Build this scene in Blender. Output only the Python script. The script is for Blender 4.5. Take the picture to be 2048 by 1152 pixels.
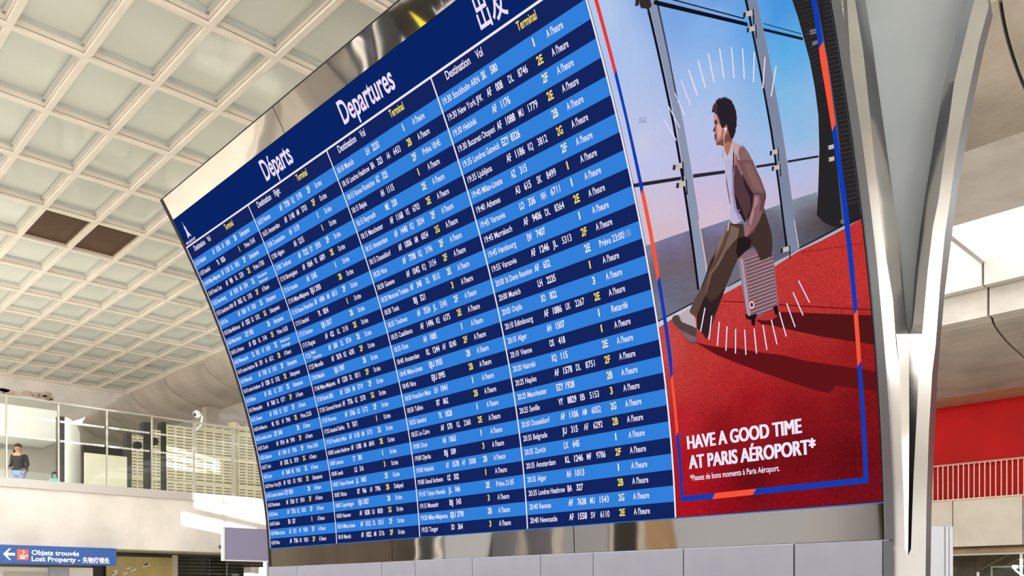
import bpy, bmesh, math, random
from mathutils import Vector, Matrix
random.seed(7)
for o in list(bpy.data.objects): bpy.data.objects.remove(o)
sc = bpy.context.scene
C = sc.collection

# ------------------------------------------------------------------ camera
# world: Y runs along the board (away, left in view), X away to the right, Z up, camera at eye height = 0
AX = Vector((-0.69250981, 0.72140846)); BX = Vector((0.72140846, 0.69250981))
FPX, YH = 1705.0, 1184.4
cam_d = bpy.data.cameras.new('camera'); cam = bpy.data.objects.new('camera', cam_d); C.objects.link(cam)
fwd = Vector((BX[1], AX[1], 0)).normalized()
cam.rotation_euler = fwd.to_track_quat('-Z', 'Y').to_euler()
cam_d.sensor_width = 36.0; cam_d.lens = 36.0 * FPX / 2048; cam_d.shift_y = (YH - 576) / 2048
cam_d.clip_start = 0.05; cam_d.clip_end = 300
sc.camera = cam

# ------------------------------------------------------------------ world, lights, exposure
w = bpy.data.worlds.new('world'); sc.world = w; w.use_nodes = True
bg = w.node_tree.nodes['Background']; bg.inputs[0].default_value = (0.93, 0.96, 1.0, 1); bg.inputs[1].default_value = 1.35
vs = sc.view_settings; vs.view_transform = 'Standard'; vs.look = 'None'; vs.gamma = 1; vs.use_curve_mapping = False
vs.exposure = 0.0
sc.cycles.use_denoising = True; sc.cycles.denoising_prefilter = 'ACCURATE'; sc.cycles.sample_clamp_indirect = 10; sc.cycles.blur_glossy = 1.0
sc.cycles.max_bounces = 10; sc.cycles.transparent_max_bounces = 16
def area(name, loc, target, sx, sy, power, col=(1, .985, .955)):
    l = bpy.data.lights.new(name, 'AREA'); l.shape = 'RECTANGLE'; l.size = sx; l.size_y = sy; l.energy = power; l.color = col
    o = bpy.data.objects.new(name, l); C.objects.link(o); o.location = loc
    o.rotation_euler = (Vector(target) - Vector(loc)).to_track_quat('-Z', 'Y').to_euler(); return o
area('rear_fill_light', (4, -12.2, 3.2), (6, 30, 3.2), 24, 8, 2600)  # added fill in front of the closed rear wall, no glazing there
area('side_fill_light', (-9.0, 14, 6.9), (20, 14, 5.2), 44, 1.8, 2500)  # added fill high along the side wall, not a window
fill_l = area('ceiling_fill_light', (1.0, 20, 7.9), (1.0, 20, 0), 1.6, 26, 3100); fill_l.rotation_euler = (0, 0, 0)  # added overhead fill for floor and lower walls, no such fitting
area('low_fill_light', (-8.9, -6, .8), (6, -6, .8), 12, 3.6, 70)  # added low fill to brighten what the steel column reflects
area('gallery_fill_light', (7.5, 22.75, 3.0), (7.5, 30, 6.2), 20, .3, 230)  # added fill hidden behind the beam to brighten the gallery
sun_d = bpy.data.lights.new('sun', 'SUN'); sun_d.energy = 22; sun_d.angle = 0.004; sun_d.color = (1, .97, .92)
sun = bpy.data.objects.new('sun', sun_d); C.objects.link(sun)
SUND = Vector((1, .9, -.16)).normalized()       # low sun, let in by openings added in the side wall
sun.rotation_euler = SUND.to_track_quat('-Z', 'Y').to_euler()

# ------------------------------------------------------------------ materials
def lin(c):
    return tuple(((v / 255) / 12.92 if v / 255 <= 0.04045 else ((v / 255 + 0.055) / 1.055) ** 2.4) for v in c) + (1,)
M = {}
def mat(name, rgb, rough=.6, metal=0., noise=0., nscale=3., bump=0., bscale=20., spec=None, rgb2=None, coat=0., emit=None, es=1.):
    m = bpy.data.materials.new(name); m.use_nodes = True; nt = m.node_tree; p = nt.nodes['Principled BSDF']
    p.inputs['Base Color'].default_value = lin(rgb); p.inputs['Roughness'].default_value = rough; p.inputs['Metallic'].default_value = metal
    if spec is not None: p.inputs['Specular IOR Level'].default_value = spec
    if coat: p.inputs['Coat Weight'].default_value = coat; p.inputs['Coat Roughness'].default_value = .08
    tc = nt.nodes.new('ShaderNodeTexCoord')
    if noise or rgb2:
        n = nt.nodes.new('ShaderNodeTexNoise'); n.inputs['Scale'].default_value = nscale; n.inputs['Detail'].default_value = 6
        nt.links.new(tc.outputs['Object'], n.inputs['Vector'])
        mx = nt.nodes.new('ShaderNodeMix'); mx.data_type = 'RGBA'
        mx.inputs[6].default_value = lin(rgb); mx.inputs[7].default_value = lin(rgb2 or tuple(max(0, c * (1 - noise)) for c in rgb))
        rp = nt.nodes.new('ShaderNodeMapRange'); rp.inputs[1].default_value = .35; rp.inputs[2].default_value = .68
        nt.links.new(n.outputs['Fac'], rp.inputs[0]); nt.links.new(rp.outputs[0], mx.inputs[0]); nt.links.new(mx.outputs[2], p.inputs['Base Color'])
    if bump:
        n2 = nt.nodes.new('ShaderNodeTexNoise'); n2.inputs['Scale'].default_value = bscale; n2.inputs['Detail'].default_value = 2
        nt.links.new(tc.outputs['Object'], n2.inputs['Vector'])
        b = nt.nodes.new('ShaderNodeBump'); b.inputs['Strength'].default_value = bump; b.inputs['Distance'].default_value = .1
        nt.links.new(n2.outputs['Fac'], b.inputs['Height']); nt.links.new(b.outputs[0], p.inputs['Normal'])
    if emit: p.inputs['Emission Color'].default_value = lin(emit); p.inputs['Emission Strength'].default_value = es
    M[name] = m; return m
def emis(name, rgb, strength=1.):
    m = bpy.data.materials.new(name); m.use_nodes = True; nt = m.node_tree; nt.nodes.clear()
    e = nt.nodes.new('ShaderNodeEmission'); o = nt.nodes.new('ShaderNodeOutputMaterial')
    e.inputs[0].default_value = lin(rgb); e.inputs[1].default_value = strength
    nt.links.new(e.outputs[0], o.inputs[0]); M[name] = m; return m
def emis_attr(name, grain=0., gscale=60., stretch=(1, 1, 1)):
    # display picture: colour stored per vertex, fine grain of the printed picture on top
    m = bpy.data.materials.new(name); m.use_nodes = True; nt = m.node_tree; nt.nodes.clear()
    e = nt.nodes.new('ShaderNodeEmission'); o = nt.nodes.new('ShaderNodeOutputMaterial')
    a = nt.nodes.new('ShaderNodeVertexColor'); a.layer_name = 'col'
    last = a.outputs[0]
    if grain:
        tc = nt.nodes.new('ShaderNodeTexCoord'); mp = nt.nodes.new('ShaderNodeMapping'); mp.inputs['Scale'].default_value = stretch
        n = nt.nodes.new('ShaderNodeTexNoise'); n.inputs['Scale'].default_value = gscale; n.inputs['Detail'].default_value = 5; n.inputs['Roughness'].default_value = .7
        r = nt.nodes.new('ShaderNodeMapRange'); r.inputs[1].default_value = .3; r.inputs[2].default_value = .7; r.inputs[3].default_value = 1 - grain; r.inputs[4].default_value = 1 + grain
        mx = nt.nodes.new('ShaderNodeMix'); mx.data_type = 'RGBA'; mx.blend_type = 'MULTIPLY'; mx.inputs[0].default_value = 1
        nt.links.new(tc.outputs['Object'], mp.inputs[0]); nt.links.new(mp.outputs[0], n.inputs['Vector']); nt.links.new(n.outputs['Fac'], r.inputs[0])
        nt.links.new(last, mx.inputs[6]); nt.links.new(r.outputs[0], mx.inputs[7]); last = mx.outputs[2]
    nt.links.new(last, e.inputs[0]); nt.links.new(e.outputs[0], o.inputs[0]); M[name] = m; return m

mat('concrete_light', (226, 219, 210), .75, noise=.10, nscale=1.1, bump=.08, bscale=14)
mat('concrete_vault', (186, 174, 160), .7, noise=.16, nscale=.8, bump=.08, bscale=10)
mat('mauve_cladding', (158, 154, 156), .6)
mat('parapet', (236, 228, 214), .7, noise=.06, nscale=1.3, bump=.05, bscale=14)
mat('gallery_white', (196, 190, 180), .6, noise=.05, nscale=1)
mat('concrete_gap', (70, 62, 54), .9)
mat('flaked_concrete', (214, 202, 186), .85, rgb2=(170, 150, 126), nscale=2.2, bump=.5, bscale=6)
mat('rib_cream', (232, 222, 208), .5, noise=.05, nscale=2)
mat('rib_groove', (120, 98, 80), .8)
mat('coffer_frame', (196, 198, 190), .45)
mat('coffer_pane', (214, 216, 204), .45, noise=.05, nscale=.5, coat=.8)
mat('grille_brown', (112, 88, 66), .6)
mat('grille_dark', (40, 32, 26), .8)
mat('steel_mirror', (205, 200, 192), .035, 1., bump=.05, bscale=.9)
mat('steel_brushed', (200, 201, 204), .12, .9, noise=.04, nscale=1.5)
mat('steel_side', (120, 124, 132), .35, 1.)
mat('steel_groove', (196, 195, 193), .16, 1., bump=.04, bscale=2.5)
mat('blue_grey_plate', (176, 184, 188), .55, .2, noise=.04, nscale=2)
mat('housing_grey', (96, 100, 106), .4, .7)
mat('black_edge', (8, 8, 10), .7, spec=.2)
mat('plinth_grey', (140, 140, 154), .38, .3, noise=.04, nscale=3)
mat('gap_black', (14, 14, 16), .8)
mat('red_wall', (206, 8, 10), .55, noise=.10, nscale=.6, spec=.25)
mat('baluster', (226, 196, 176), .35, .2)
mat('rail_metal', (214, 212, 206), .25, .9)
mat('white_paint', (238, 236, 232), .5)
mat('panel_beige', (206, 198, 178), .6, noise=.05, nscale=2)
mat('slot_panel', (200, 190, 164), .55, noise=.05, nscale=2)
mat('slot_dark', (60, 48, 34), .8)
mat('dark_frame', (44, 38, 34), .5)
mat('door_dark', (52, 46, 44), .4)
mat('strip_metal', (200, 196, 190), .4, .5)
mat('floor_tile', (210, 206, 198), .35, noise=.06, nscale=1)
mat('sign_blue', (38, 84, 156), .4)
mat('sign_white', (244, 246, 250), .5)
mat('sign_red', (226, 92, 74), .5)
mat('purple_panel', (138, 134, 164), .45)
mat('yellow_wall', (190, 168, 104), .5, noise=.1, nscale=2)
mat('shop_dark', (92, 84, 52), .4, noise=.3, nscale=2, coat=.5)
mat('wood_strip', (186, 152, 116), .5, noise=.12, nscale=3)
mat('cabinet_grey', (176, 178, 188), .4, .1)
mat('teal', (60, 176, 148), .7)
mat('skin', (176, 128, 104), .6)
mat('hair', (40, 30, 26), .8)
mat('cloth_black', (28, 28, 34), .9)
mat('jeans', (110, 136, 176), .9)
mat('shoe_white', (220, 220, 224), .6)
mat('cctv_white', (224, 222, 216), .4)
mat('dot_white', (226, 222, 212), .6)
mat('sign_black', (26, 22, 20), .4)
mat('yellow', (226, 214, 70), .5)
mat('step_grey', (60, 62, 66), .5, .4)
mat('orange_panel', (176, 110, 52), .5)
emis('skylight', (255, 255, 252), 2.6)
emis('skylight_pale', (244, 246, 244), 1.0)
def glassmat(name, tint, ior=1.45, mixin=None):
    m = bpy.data.materials.new(name); m.use_nodes = True; nt = m.node_tree; nt.nodes.clear()
    t = nt.nodes.new('ShaderNodeBsdfTransparent'); g = nt.nodes.new('ShaderNodeBsdfGlossy'); f = nt.nodes.new('ShaderNodeFresnel')
    x = nt.nodes.new('ShaderNodeMixShader'); o = nt.nodes.new('ShaderNodeOutputMaterial')
    t.inputs[0].default_value = lin(tint); g.inputs['Roughness'].default_value = .01; f.inputs[0].default_value = ior
    nt.links.new(f.outputs[0], x.inputs[0]); nt.links.new(t.outputs[0], x.inputs[1]); nt.links.new(g.outputs[0], x.inputs[2]); nt.links.new(x.outputs[0], o.inputs[0])
    M[name] = m
glassmat('glass', (243, 246, 243), 1.35)

# display colours
emis('led_dark', (20, 36, 94)); emis('led_light', (48, 128, 220)); emis('led_navy', (8, 36, 102))
emis('led_white', (240, 232, 250)); emis('led_yellow', (250, 226, 96)); emis('led_paleyellow', (244, 236, 196)); emis('led_ghost', (128, 170, 226))
emis('led_orange', (246, 88, 62)); emis('led_blue', (18, 58, 176)); emis('led_title', (238, 222, 250))

# ------------------------------------------------------------------ builders
class MB:
    def __init__(s): s.v = []; s.f = []; s.m = []
    def add(s, vs, fs, m=0):
        n = len(s.v); s.v += [tuple(v) for v in vs]; s.f += [tuple(i + n for i in f) for f in fs]; s.m += [m] * len(fs); return s
    def box(s, a, b, m=0):
        x0, y0, z0 = (min(p, q) for p, q in zip(a, b)); x1, y1, z1 = (max(p, q) for p, q in zip(a, b))
        return s.add([(x0, y0, z0), (x1, y0, z0), (x1, y1, z0), (x0, y1, z0), (x0, y0, z1), (x1, y0, z1), (x1, y1, z1), (x0, y1, z1)],
                     [(0, 3, 2, 1), (4, 5, 6, 7), (0, 1, 5, 4), (1, 2, 6, 5), (2, 3, 7, 6), (3, 0, 4, 7)], m)
    def bevbox(s, a, b, bev, m=0):
        # box with its long vertical and top edges chamfered
        x0, y0, z0 = (min(p, q) for p, q in zip(a, b)); x1, y1, z1 = (max(p, q) for p, q in zip(a, b)); e = bev
        def ring(i, z): return [(x0 + i, y0 + i + e, z), (x0 + i + e, y0 + i, z), (x1 - i - e, y0 + i, z), (x1 - i, y0 + i + e, z), (x1 - i, y1 - i - e, z), (x1 - i - e, y1 - i, z), (x0 + i + e, y1 - i, z), (x0 + i, y1 - i - e, z)]
        vs = ring(0, z0) + ring(0, z1 - e) + ring(e, z1)
        fs = [tuple(reversed(range(8)))] + [(k + i, k + (i + 1) % 8, k + 8 + (i + 1) % 8, k + 8 + i) for k in (0, 8) for i in range(8)] + [tuple(range(16, 24))]
        return s.add(vs, fs, m)
    def tube(s, pts, r, n=8, m=0):
        pts = [Vector(p) for p in pts]; vs = []; fs = []
        for i, p in enumerate(pts):
            d = (pts[min(i + 1, len(pts) - 1)] - pts[max(i - 1, 0)]).normalized()
            u = d.cross(Vector((0, 0, 1)));  u = Vector((1, 0, 0)) if u.length < 1e-3 else u.normalized(); v = d.cross(u)
            rr = r[i] if isinstance(r, (list, tuple)) else r
            for k in range(n):
                a = 2 * math.pi * k / n; vs.append(p + rr * (math.cos(a) * u + math.sin(a) * v))
        for i in range(len(pts) - 1):
            for k in range(n): fs.append((i * n + k, i * n + (k + 1) % n, (i + 1) * n + (k + 1) % n, (i + 1) * n + k))
        fs += [tuple(range(n)), tuple(range((len(pts) - 1) * n, len(pts) * n))]
        return s.add(vs, fs, m)
    def prism(s, poly, d, m=0, m2=None):
        # poly: list of Vectors (planar), extruded by vector d
        n = len(poly); d = Vector(d); vs = [Vector(p) for p in poly] + [Vector(p) + d for p in poly]
        s.add(vs, [tuple(range(n))], m); k = len(s.v) - 2 * n
        s.f += [tuple(k + n + i for i in reversed(range(n)))] + [(k + i, k + (i + 1) % n, k + n + (i + 1) % n, k + n + i) for i in range(n)]
        s.m += [m if m2 is None else m2] * (n + 1); return s
    def build(s, name, mats, parent=None, kind=None, label=None, cat=None, group=None, base=None, smooth=False):
        if not isinstance(mats, (list, tuple)): mats = [mats]
        xs = list(zip(*s.v)); off = Vector(((min(xs[0]) + max(xs[0])) / 2, (min(xs[1]) + max(xs[1])) / 2, min(xs[2]))) if base is None else Vector(base)
        me = bpy.data.meshes.new(name); me.from_pydata([tuple(Vector(v) - off) for v in s.v], [], s.f)
        for mm in mats: me.materials.append(M[mm])
        me.polygons.foreach_set('material_index', s.m)
        if smooth: me.polygons.foreach_set('use_smooth', [True] * len(s.f))
        me.update()
        o = bpy.data.objects.new(name, me); C.objects.link(o); o.location = off
        if parent is not None:
            o.parent = parent; o.location = off - world_loc(parent)
        if kind: o['kind'] = kind
        if label: o['label'] = label
        if cat: o['category'] = cat
        if group: o['group'] = group
        return o
def world_loc(o):
    l = Vector((0, 0, 0))
    while o is not None: l += o.location; o = o.parent
    return l
def thing(name, loc, label, cat, group=None):
    o = bpy.data.objects.new(name, None); C.objects.link(o); o.location = loc; o.empty_display_size = .2
    o['label'] = label; o['category'] = cat
    if group: o['group'] = group
    return o
def fix(o):
    bm = bmesh.new(); bm.from_mesh(o.data); bmesh.ops.remove_doubles(bm, verts=bm.verts, dist=1e-5); bmesh.ops.recalc_face_normals(bm, faces=bm.faces); bm.to_mesh(o.data); bm.free(); return o

# sight line of a measured point: used to place real surfaces (each at its own plane and distance)
def ray(x, y):
    p = (x - 1024) / FPX; q = (YH - y) / FPX
    return Vector((p * BX[0] + BX[1], p * AX[0] + AX[1], q))
def at_y(x, y, Y): r = ray(x, y); return r * (Y / r.y)
def at_x(x, y, X): r = ray(x, y); return r * (X / r.x)
def at_z(x, y, Z): r = ray(x, y); return r * (Z / r.z)

FLOOR = -1.7
# ------------------------------------------------------------------ text
TEXTJOBS = []
_tc = {}
def text_request(s, bold=0.0, res=3):
    key = (s, bold, res)
    if key in _tc: return key
    cu = bpy.data.curves.new('t', 'FONT'); cu.body = s; cu.size = 1; cu.resolution_u = res; cu.offset = bold; cu.fill_mode = 'FRONT'
    o = bpy.data.objects.new('t', cu); C.objects.link(o); _tc[key] = o; return key
_tm = {}
def text_resolve():
    bpy.context.view_layer.update(); dg = bpy.context.evaluated_depsgraph_get()
    for k, o in _tc.items():
        if k in _tm: continue
        ev = o.evaluated_get(dg); me = ev.to_mesh()
        _tm[k] = ([(v.co.x, v.co.y) for v in me.vertices], [tuple(p.vertices) for p in me.polygons]); ev.to_mesh_clear()
    for k, o in list(_tc.items()):
        if o is not None:
            cu = o.data; bpy.data.objects.remove(o); bpy.data.curves.remove(cu)
    _tc.clear()
CAP = 0.729   # cap height of the built-in face at size 1 (measured below)

# ------------------------------------------------------------------ the curved surface of the board
KS = 0.6; RH = 0.2244 * KS; NR = 30
def _theta(u): return 0.0607 + 0.0771 * u - 0.002 * u * u
_ss = []; _x = 10.0; _z = 1.0558; _du = 0.01
_tab = {}
u = 0.0; x, z = 10.0, 1.0558; up = [(x, z)]
for i in range(1000):
    t = _theta(u + _du / 2); x -= math.sin(t) * _du; z += math.cos(t) * _du; u += _du; up.append((x, z))
u = 0.0; x, z = 10.0, 1.0558; dn = []
for i in range(300):
    t = _theta(u - _du / 2); x += math.sin(t) * _du; z -= math.cos(t) * _du; u -= _du; dn.append((x, z))
PR = list(reversed(dn)) + up            # index 300 -> u = 0
def surf(Y, s, off=0.0):
    """Y along the board, s metres up the curved face from the bottom row, off metres towards the viewer"""
    u = s / KS; i = (u / _du) + 300; j = max(0, min(len(PR) - 2, int(math.floor(i)))); f = i - j
    x = PR[j][0] * (1 - f) + PR[j + 1][0] * f; z = PR[j][1] * (1 - f) + PR[j + 1][1] * f; t = _theta(u)
    return Vector((x * KS - math.cos(t) * off, Y, z * KS - math.sin(t) * off))
def on_board(px, py):
    r = ray(px, py); lo, hi = 0, len(PR) - 1
    g = lambda i: PR[i][1] * r.x - PR[i][0] * r.z
    for _ in range(14):
        mid = (lo + hi) // 2
        if g(mid) > 0: hi = mid
        else: lo = mid
    f = g(lo) / (g(lo) - g(hi)) if g(lo) != g(hi) else 0
    X = (PR[lo][0] * (1 - f) + PR[hi][0] * f) * KS
    return (r.y * X / r.x, ((lo + f * (hi - lo)) - 300) * _du * KS)
def sk(k): return (NR - k) * RH
YL, YD1, YD2, YD3, YR0, YR = 11.275, 9.515, 7.768, 6.022, 4.250, 2.503

def patch(mb, Y0, Y1, s0, s1, off, m=0, step=.14, back=None):
    """strip of the curved face; with back it is a slab of that thickness"""
    n = max(1, int(math.ceil(abs(s1 - s0) / step)))
    if back is None:
        vs = []
        for i in range(n + 1):
            s = s0 + (s1 - s0) * i / n; vs += [surf(Y0, s, off), surf(Y1, s, off)]
        mb.add(vs, [(2 * i, 2 * i + 1, 2 * i + 3, 2 * i + 2) for i in range(n)], m)
    else:
        vs = []
        for i in range(n + 1):
            s = s0 + (s1 - s0) * i / n; vs += [surf(Y0, s, off), surf(Y1, s, off), surf(Y1, s, off - back), surf(Y0, s, off - back)]
        fs = [(0, 1, 2, 3), tuple(4 * n + i for i in (3, 2, 1, 0))]
        for i in range(n):
            for k in range(4): fs.append((4 * i + k, 4 * i + 4 + k, 4 * i + 4 + (k + 1) % 4, 4 * i + (k + 1) % 4))
        mb.add(vs, fs, m)
    return mb
def text_on_board(mb, key, Y0, s0, cap, xs=None, Y1=None, off=.004, m=0, cutstep=None, slope=0., align='L'):
    vs, fs = _tm[key]
    if not vs: return
    sy = cap / CAP; x0 = min(v[0] for v in vs); x1 = max(v[0] for v in vs)
    sx = abs(Y1 - Y0) / (x1 - x0) if Y1 is not None else xs * sy
    if align == 'R': Y0 = Y0 + (x1 - x0) * sx
    mb.add([surf(Y0 - (v[0] - x0) * sx, s0 + v[1] * sy + slope * (v[0] - x0) * sx, off) for v in vs], fs, m)

# ------------------------------------------------------------------ SETTING: floor
mb = MB()
mb.box((-11, -13, FLOOR - .2), (32, 48, FLOOR)); mb.build('floor', 'floor_tile', kind='structure')

# ------------------------------------------------------------------ ceiling: ribs, stepped frames and one pane per coffer
CZ = 8.0; GX0, GDX, NXC = 3.22 - 1.03 * 7, 1.03, 16; GY0, GDY, NYC = 11.68 - 1.972 * 8, 1.972, 20
ceiling = MB(); ceiling.box((GX0 - .5, GY0 - .5, CZ + .4), (GX0 + GDX * NXC + .1, GY0 + GDY * NYC + .6, CZ + .75)); ceiling.box((GX0 - .5, -13, CZ + .1), (12.6, GY0 - .5, CZ + .5))
ceil = ceiling.build('ceiling', 'rib_cream', kind='structure')
XE = GX0 + GDX * NXC; YE = GY0 + GDY * NYC
me_x = None
for j in range(NYC + 1):
    y = GY0 + j * GDY; b = MB(); x0, x1 = GX0, XE
    b.box((x0, y - .045, CZ), (x1, y + .045, CZ + .05), 0); b.box((x0, y - .03, CZ + .05), (x1, y + .03, CZ + .07), 1); b.box((x0, y - .07, CZ + .06), (x1, y + .07, CZ + .4), 0)
    b.build('ceiling_rib', ['rib_cream', 'rib_groove'], ceil)
for i in range(NXC + 1):
    x = GX0 + i * GDX; b = MB()
    b.box((x - .045, GY0, CZ + .001), (x + .045, YE, CZ + .05), 0); b.box((x - .03, GY0, CZ + .05), (x + .03, YE, CZ + .07), 1); b.box((x - .06, GY0, CZ + .061), (x + .06, YE, CZ + .4), 0)
    b.build('ceiling_rib', ['rib_cream', 'rib_groove'], ceil)
pane_mesh = None; grille_mesh = None
def coffer_pane():
    b = MB(); hx, hy = GDX / 2 - .06, GDY / 2 - .07
    b.box((-hx, -hy, .19), (hx, hy, .21), 0)
    for s in (-1, 1):
        b.box((s * hx, -hy, .13), (s * (hx - .045), hy, .19), 1); b.box((-hx, s * hy, .13), (hx, s * (hy - .055), .19), 1)
    return b
def coffer_grille():
    b = MB(); hx, hy = GDX / 2 - .06, GDY / 2 - .07
    b.box((-hx, -hy, .2), (hx, hy, .22), 1)
    n = 30
    for k in range(n):
        y = -hy + .05 + (2 * hy - .1) * k / (n - 1); b.box((-hx + .03, y - .014, .12), (hx - .03, y + .014, .19), 0)
    for s in (-1, 1):
        b.box((s * hx, -hy, .08), (s * (hx - .03), hy, .2), 0); b.box((-hx, s * hy, .08), (hx, s * (hy - .03), .2), 0)
    return b
for i in range(NXC):
    for j in range(NYC):
        cx, cy = GX0 + (i + .5) * GDX, GY0 + (j + .5) * GDY
        if cx < -.5 and (j % 1 == 0) and i < 1: pass
        if (i == 9 or i == 10) and j == 12:
            nm, mk, mats = 'ventilation_grille', coffer_grille, ['grille_brown', 'grille_dark']
            if grille_mesh is None:
                o = mk().build(nm, mats, ceil, base=(0, 0, 0)); grille_mesh = o.data
            else: o = bpy.data.objects.new(nm, grille_mesh); C.objects.link(o); o.parent = ceil
        else:
            if i < 2: continue
            nm = 'ceiling_pane'
            if pane_mesh is None:
                o = coffer_pane().build(nm, ['coffer_pane', 'coffer_frame'], ceil, base=(0, 0, 0)); pane_mesh = o.data
            else: o = bpy.data.objects.new(nm, pane_mesh); C.objects.link(o); o.parent = ceil
        o.location = Vector((cx, cy, CZ)) - ceil.location
b = MB(); b.box((XE + .04, GY0, CZ - .03), (XE + .26, YE + .3, CZ + .1), 0); b.box((XE + .04, GY0, CZ + .1), (XE + .12, YE + .3, CZ + .5), 0)
b.box((GX0, YE + .04, CZ - .02), (XE + .26, YE + .3, CZ + .1), 0)
b.build('trim_1', 'rib_cream', kind='structure')

# ------------------------------------------------------------------ concrete tubes running along the hall, ledges, skylight
def sweep(name, prof, cuts, material, kind='structure', gap=.05, thick=.25, parent=None, smooth=False):
    """segments of a concrete profile (x,z) swept along Y between the joints"""
    root = None
    for a, c in zip(cuts[:-1], cuts[1:]):
        b = MB(); n = len(prof)
        vs = [(x, a + gap / 2, z) for x, z in prof] + [(x, c - gap / 2, z) for x, z in prof]
        nv = []
        for i, (x, z) in enumerate(prof):
            p0 = prof[max(0, i - 1)]; p1 = prof[min(n - 1, i + 1)]; dx, dz = p1[0] - p0[0], p1[1] - p0[1]; L = math.hypot(dx, dz) or 1
            nv.append((x - dz / L * thick * 0 + (-dz / L) * -thick * 0 + (dz / L) * -thick, z + (dx / L) * thick))
        vs += [(x, a + gap / 2, z) for x, z in nv] + [(x, c - gap / 2, z) for x, z in nv]
        fs = []
        for i in range(n - 1):
            fs += [(i, i + 1, n + i + 1, n + i), (2 * n + i, 3 * n + i, 3 * n + i + 1, 2 * n + i + 1), (i, 2 * n + i, 2 * n + i + 1, i + 1), (n + i, n + i + 1, 3 * n + i + 1, 3 * n + i)]
        fs += [(0, n, 3 * n, 2 * n), (n - 1, 3 * n - 1, 4 * n - 1, 2 * n - 1)]
        b.add(vs, fs, 0)
        o = b.build('concrete_segment', material, parent); fix(o)
        if smooth:
            for p in o.data.polygons: p.use_smooth = False
    return root
def structure_root(name, loc):
    b = MB(); b.box(Vector(loc) - Vector((.05, .05, .05)), Vector(loc) + Vector((.05, .05, .05)))
    return b
def qell(x0, z0, x1, z1, n=14):   # quarter ellipse, vertical at (x0,z0), horizontal at (x1,z1)
    return [(x1 - (x1 - x0) * math.cos(math.pi / 2 * i / n), z0 + (z1 - z0) * math.sin(math.pi / 2 * i / n)) for i in range(n + 1)]
PROF1 = [(12.62, 8.6)] + qell(12.62, 8.15, 14.75, 7.08)
def backing(name, prof, y0, y1, off, material):
    b = MB(); n = len(prof); vs = []
    for i, (x, z) in enumerate(prof):
        p0 = prof[max(0, i - 1)]; p1 = prof[min(n - 1, i + 1)]; dx, dz = p1[0] - p0[0], p1[1] - p0[1]; L = math.hypot(dx, dz) or 1
        vs.append((x - dz / L * off, y0, z + dx / L * off)); vs.append((x - dz / L * off, y1, z + dx / L * off))
    b.add(vs, [(2 * i, 2 * i + 1, 2 * i + 3, 2 * i + 2) for i in range(n - 1)]); return b.build(name, material, kind='structure')
CUTS1 = [-12, -6, -3.0, 0.36, 3.72, 7.1, 10.5, 14, 17.4, 20.8, 24.8, 28.6, 31.95, 35.2, 38.5, 42]
t1 = backing('trim_2', PROF1, -12, 42, .2, 'concrete_gap')
sweep('vault', PROF1, CUTS1, 'concrete_vault', parent=t1)
# flat soffit, skylight, stepped ledges, second tube
b = MB(); b.box((14.75, -12, 7.085), (17.6, 42, 7.6)); t2 = b.build('trim_3', 'concrete_light', kind='structure')
LED1 = [(19.85, 7.2), (19.85, 6.55), (20.05, 6.55), (20.05, 6.6), (20.2, 6.6), (20.2, 5.98), (20.45, 5.98)]
t3 = backing('trim_4', [(20.0, 7.0), (20.5, 6.6), (20.5, 5.9)], -12, 42, .1, 'concrete_gap')
CUTS2 = [-12, -8, -4, -.1, 3.0, 6.17, 9.3, 12.5, 16, 20, 24, 28, 34, 42]
sweep('ledge', LED1, CUTS2, 'concrete_light', parent=t3)
PROF2 = qell(20.45, 5.98, 25.5, 5.47, 12)
t4 = backing('trim_5', PROF2, -12, 42, .2, 'concrete_gap')
sweep('tube', PROF2, CUTS2, 'concrete_vault', parent=t4)
b = MB(); b.box((25.5, -12, 5.475), (27.0, 42, 5.8)); b.build('trim_6', 'wood_strip', kind='structure')
# skylight: glazed roof strip with mullions
b = MB(); b.box((17.6, -12, 7.12), (19.85, 42, 7.16), 0)
win = b.build('window_1', 'skylight', kind='structure')
for y in [-8, -5, -2, 1, 4.15, 6.17, 9.2, 12.2, 15.2, 18.2, 21.2, 24.2, 27.2, 30.2]:
    b = MB(); b.box((17.6, y - .05, 7.03), (19.85, y + .05, 7.12)); b.build('mullion', 'concrete_light', win)
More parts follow.
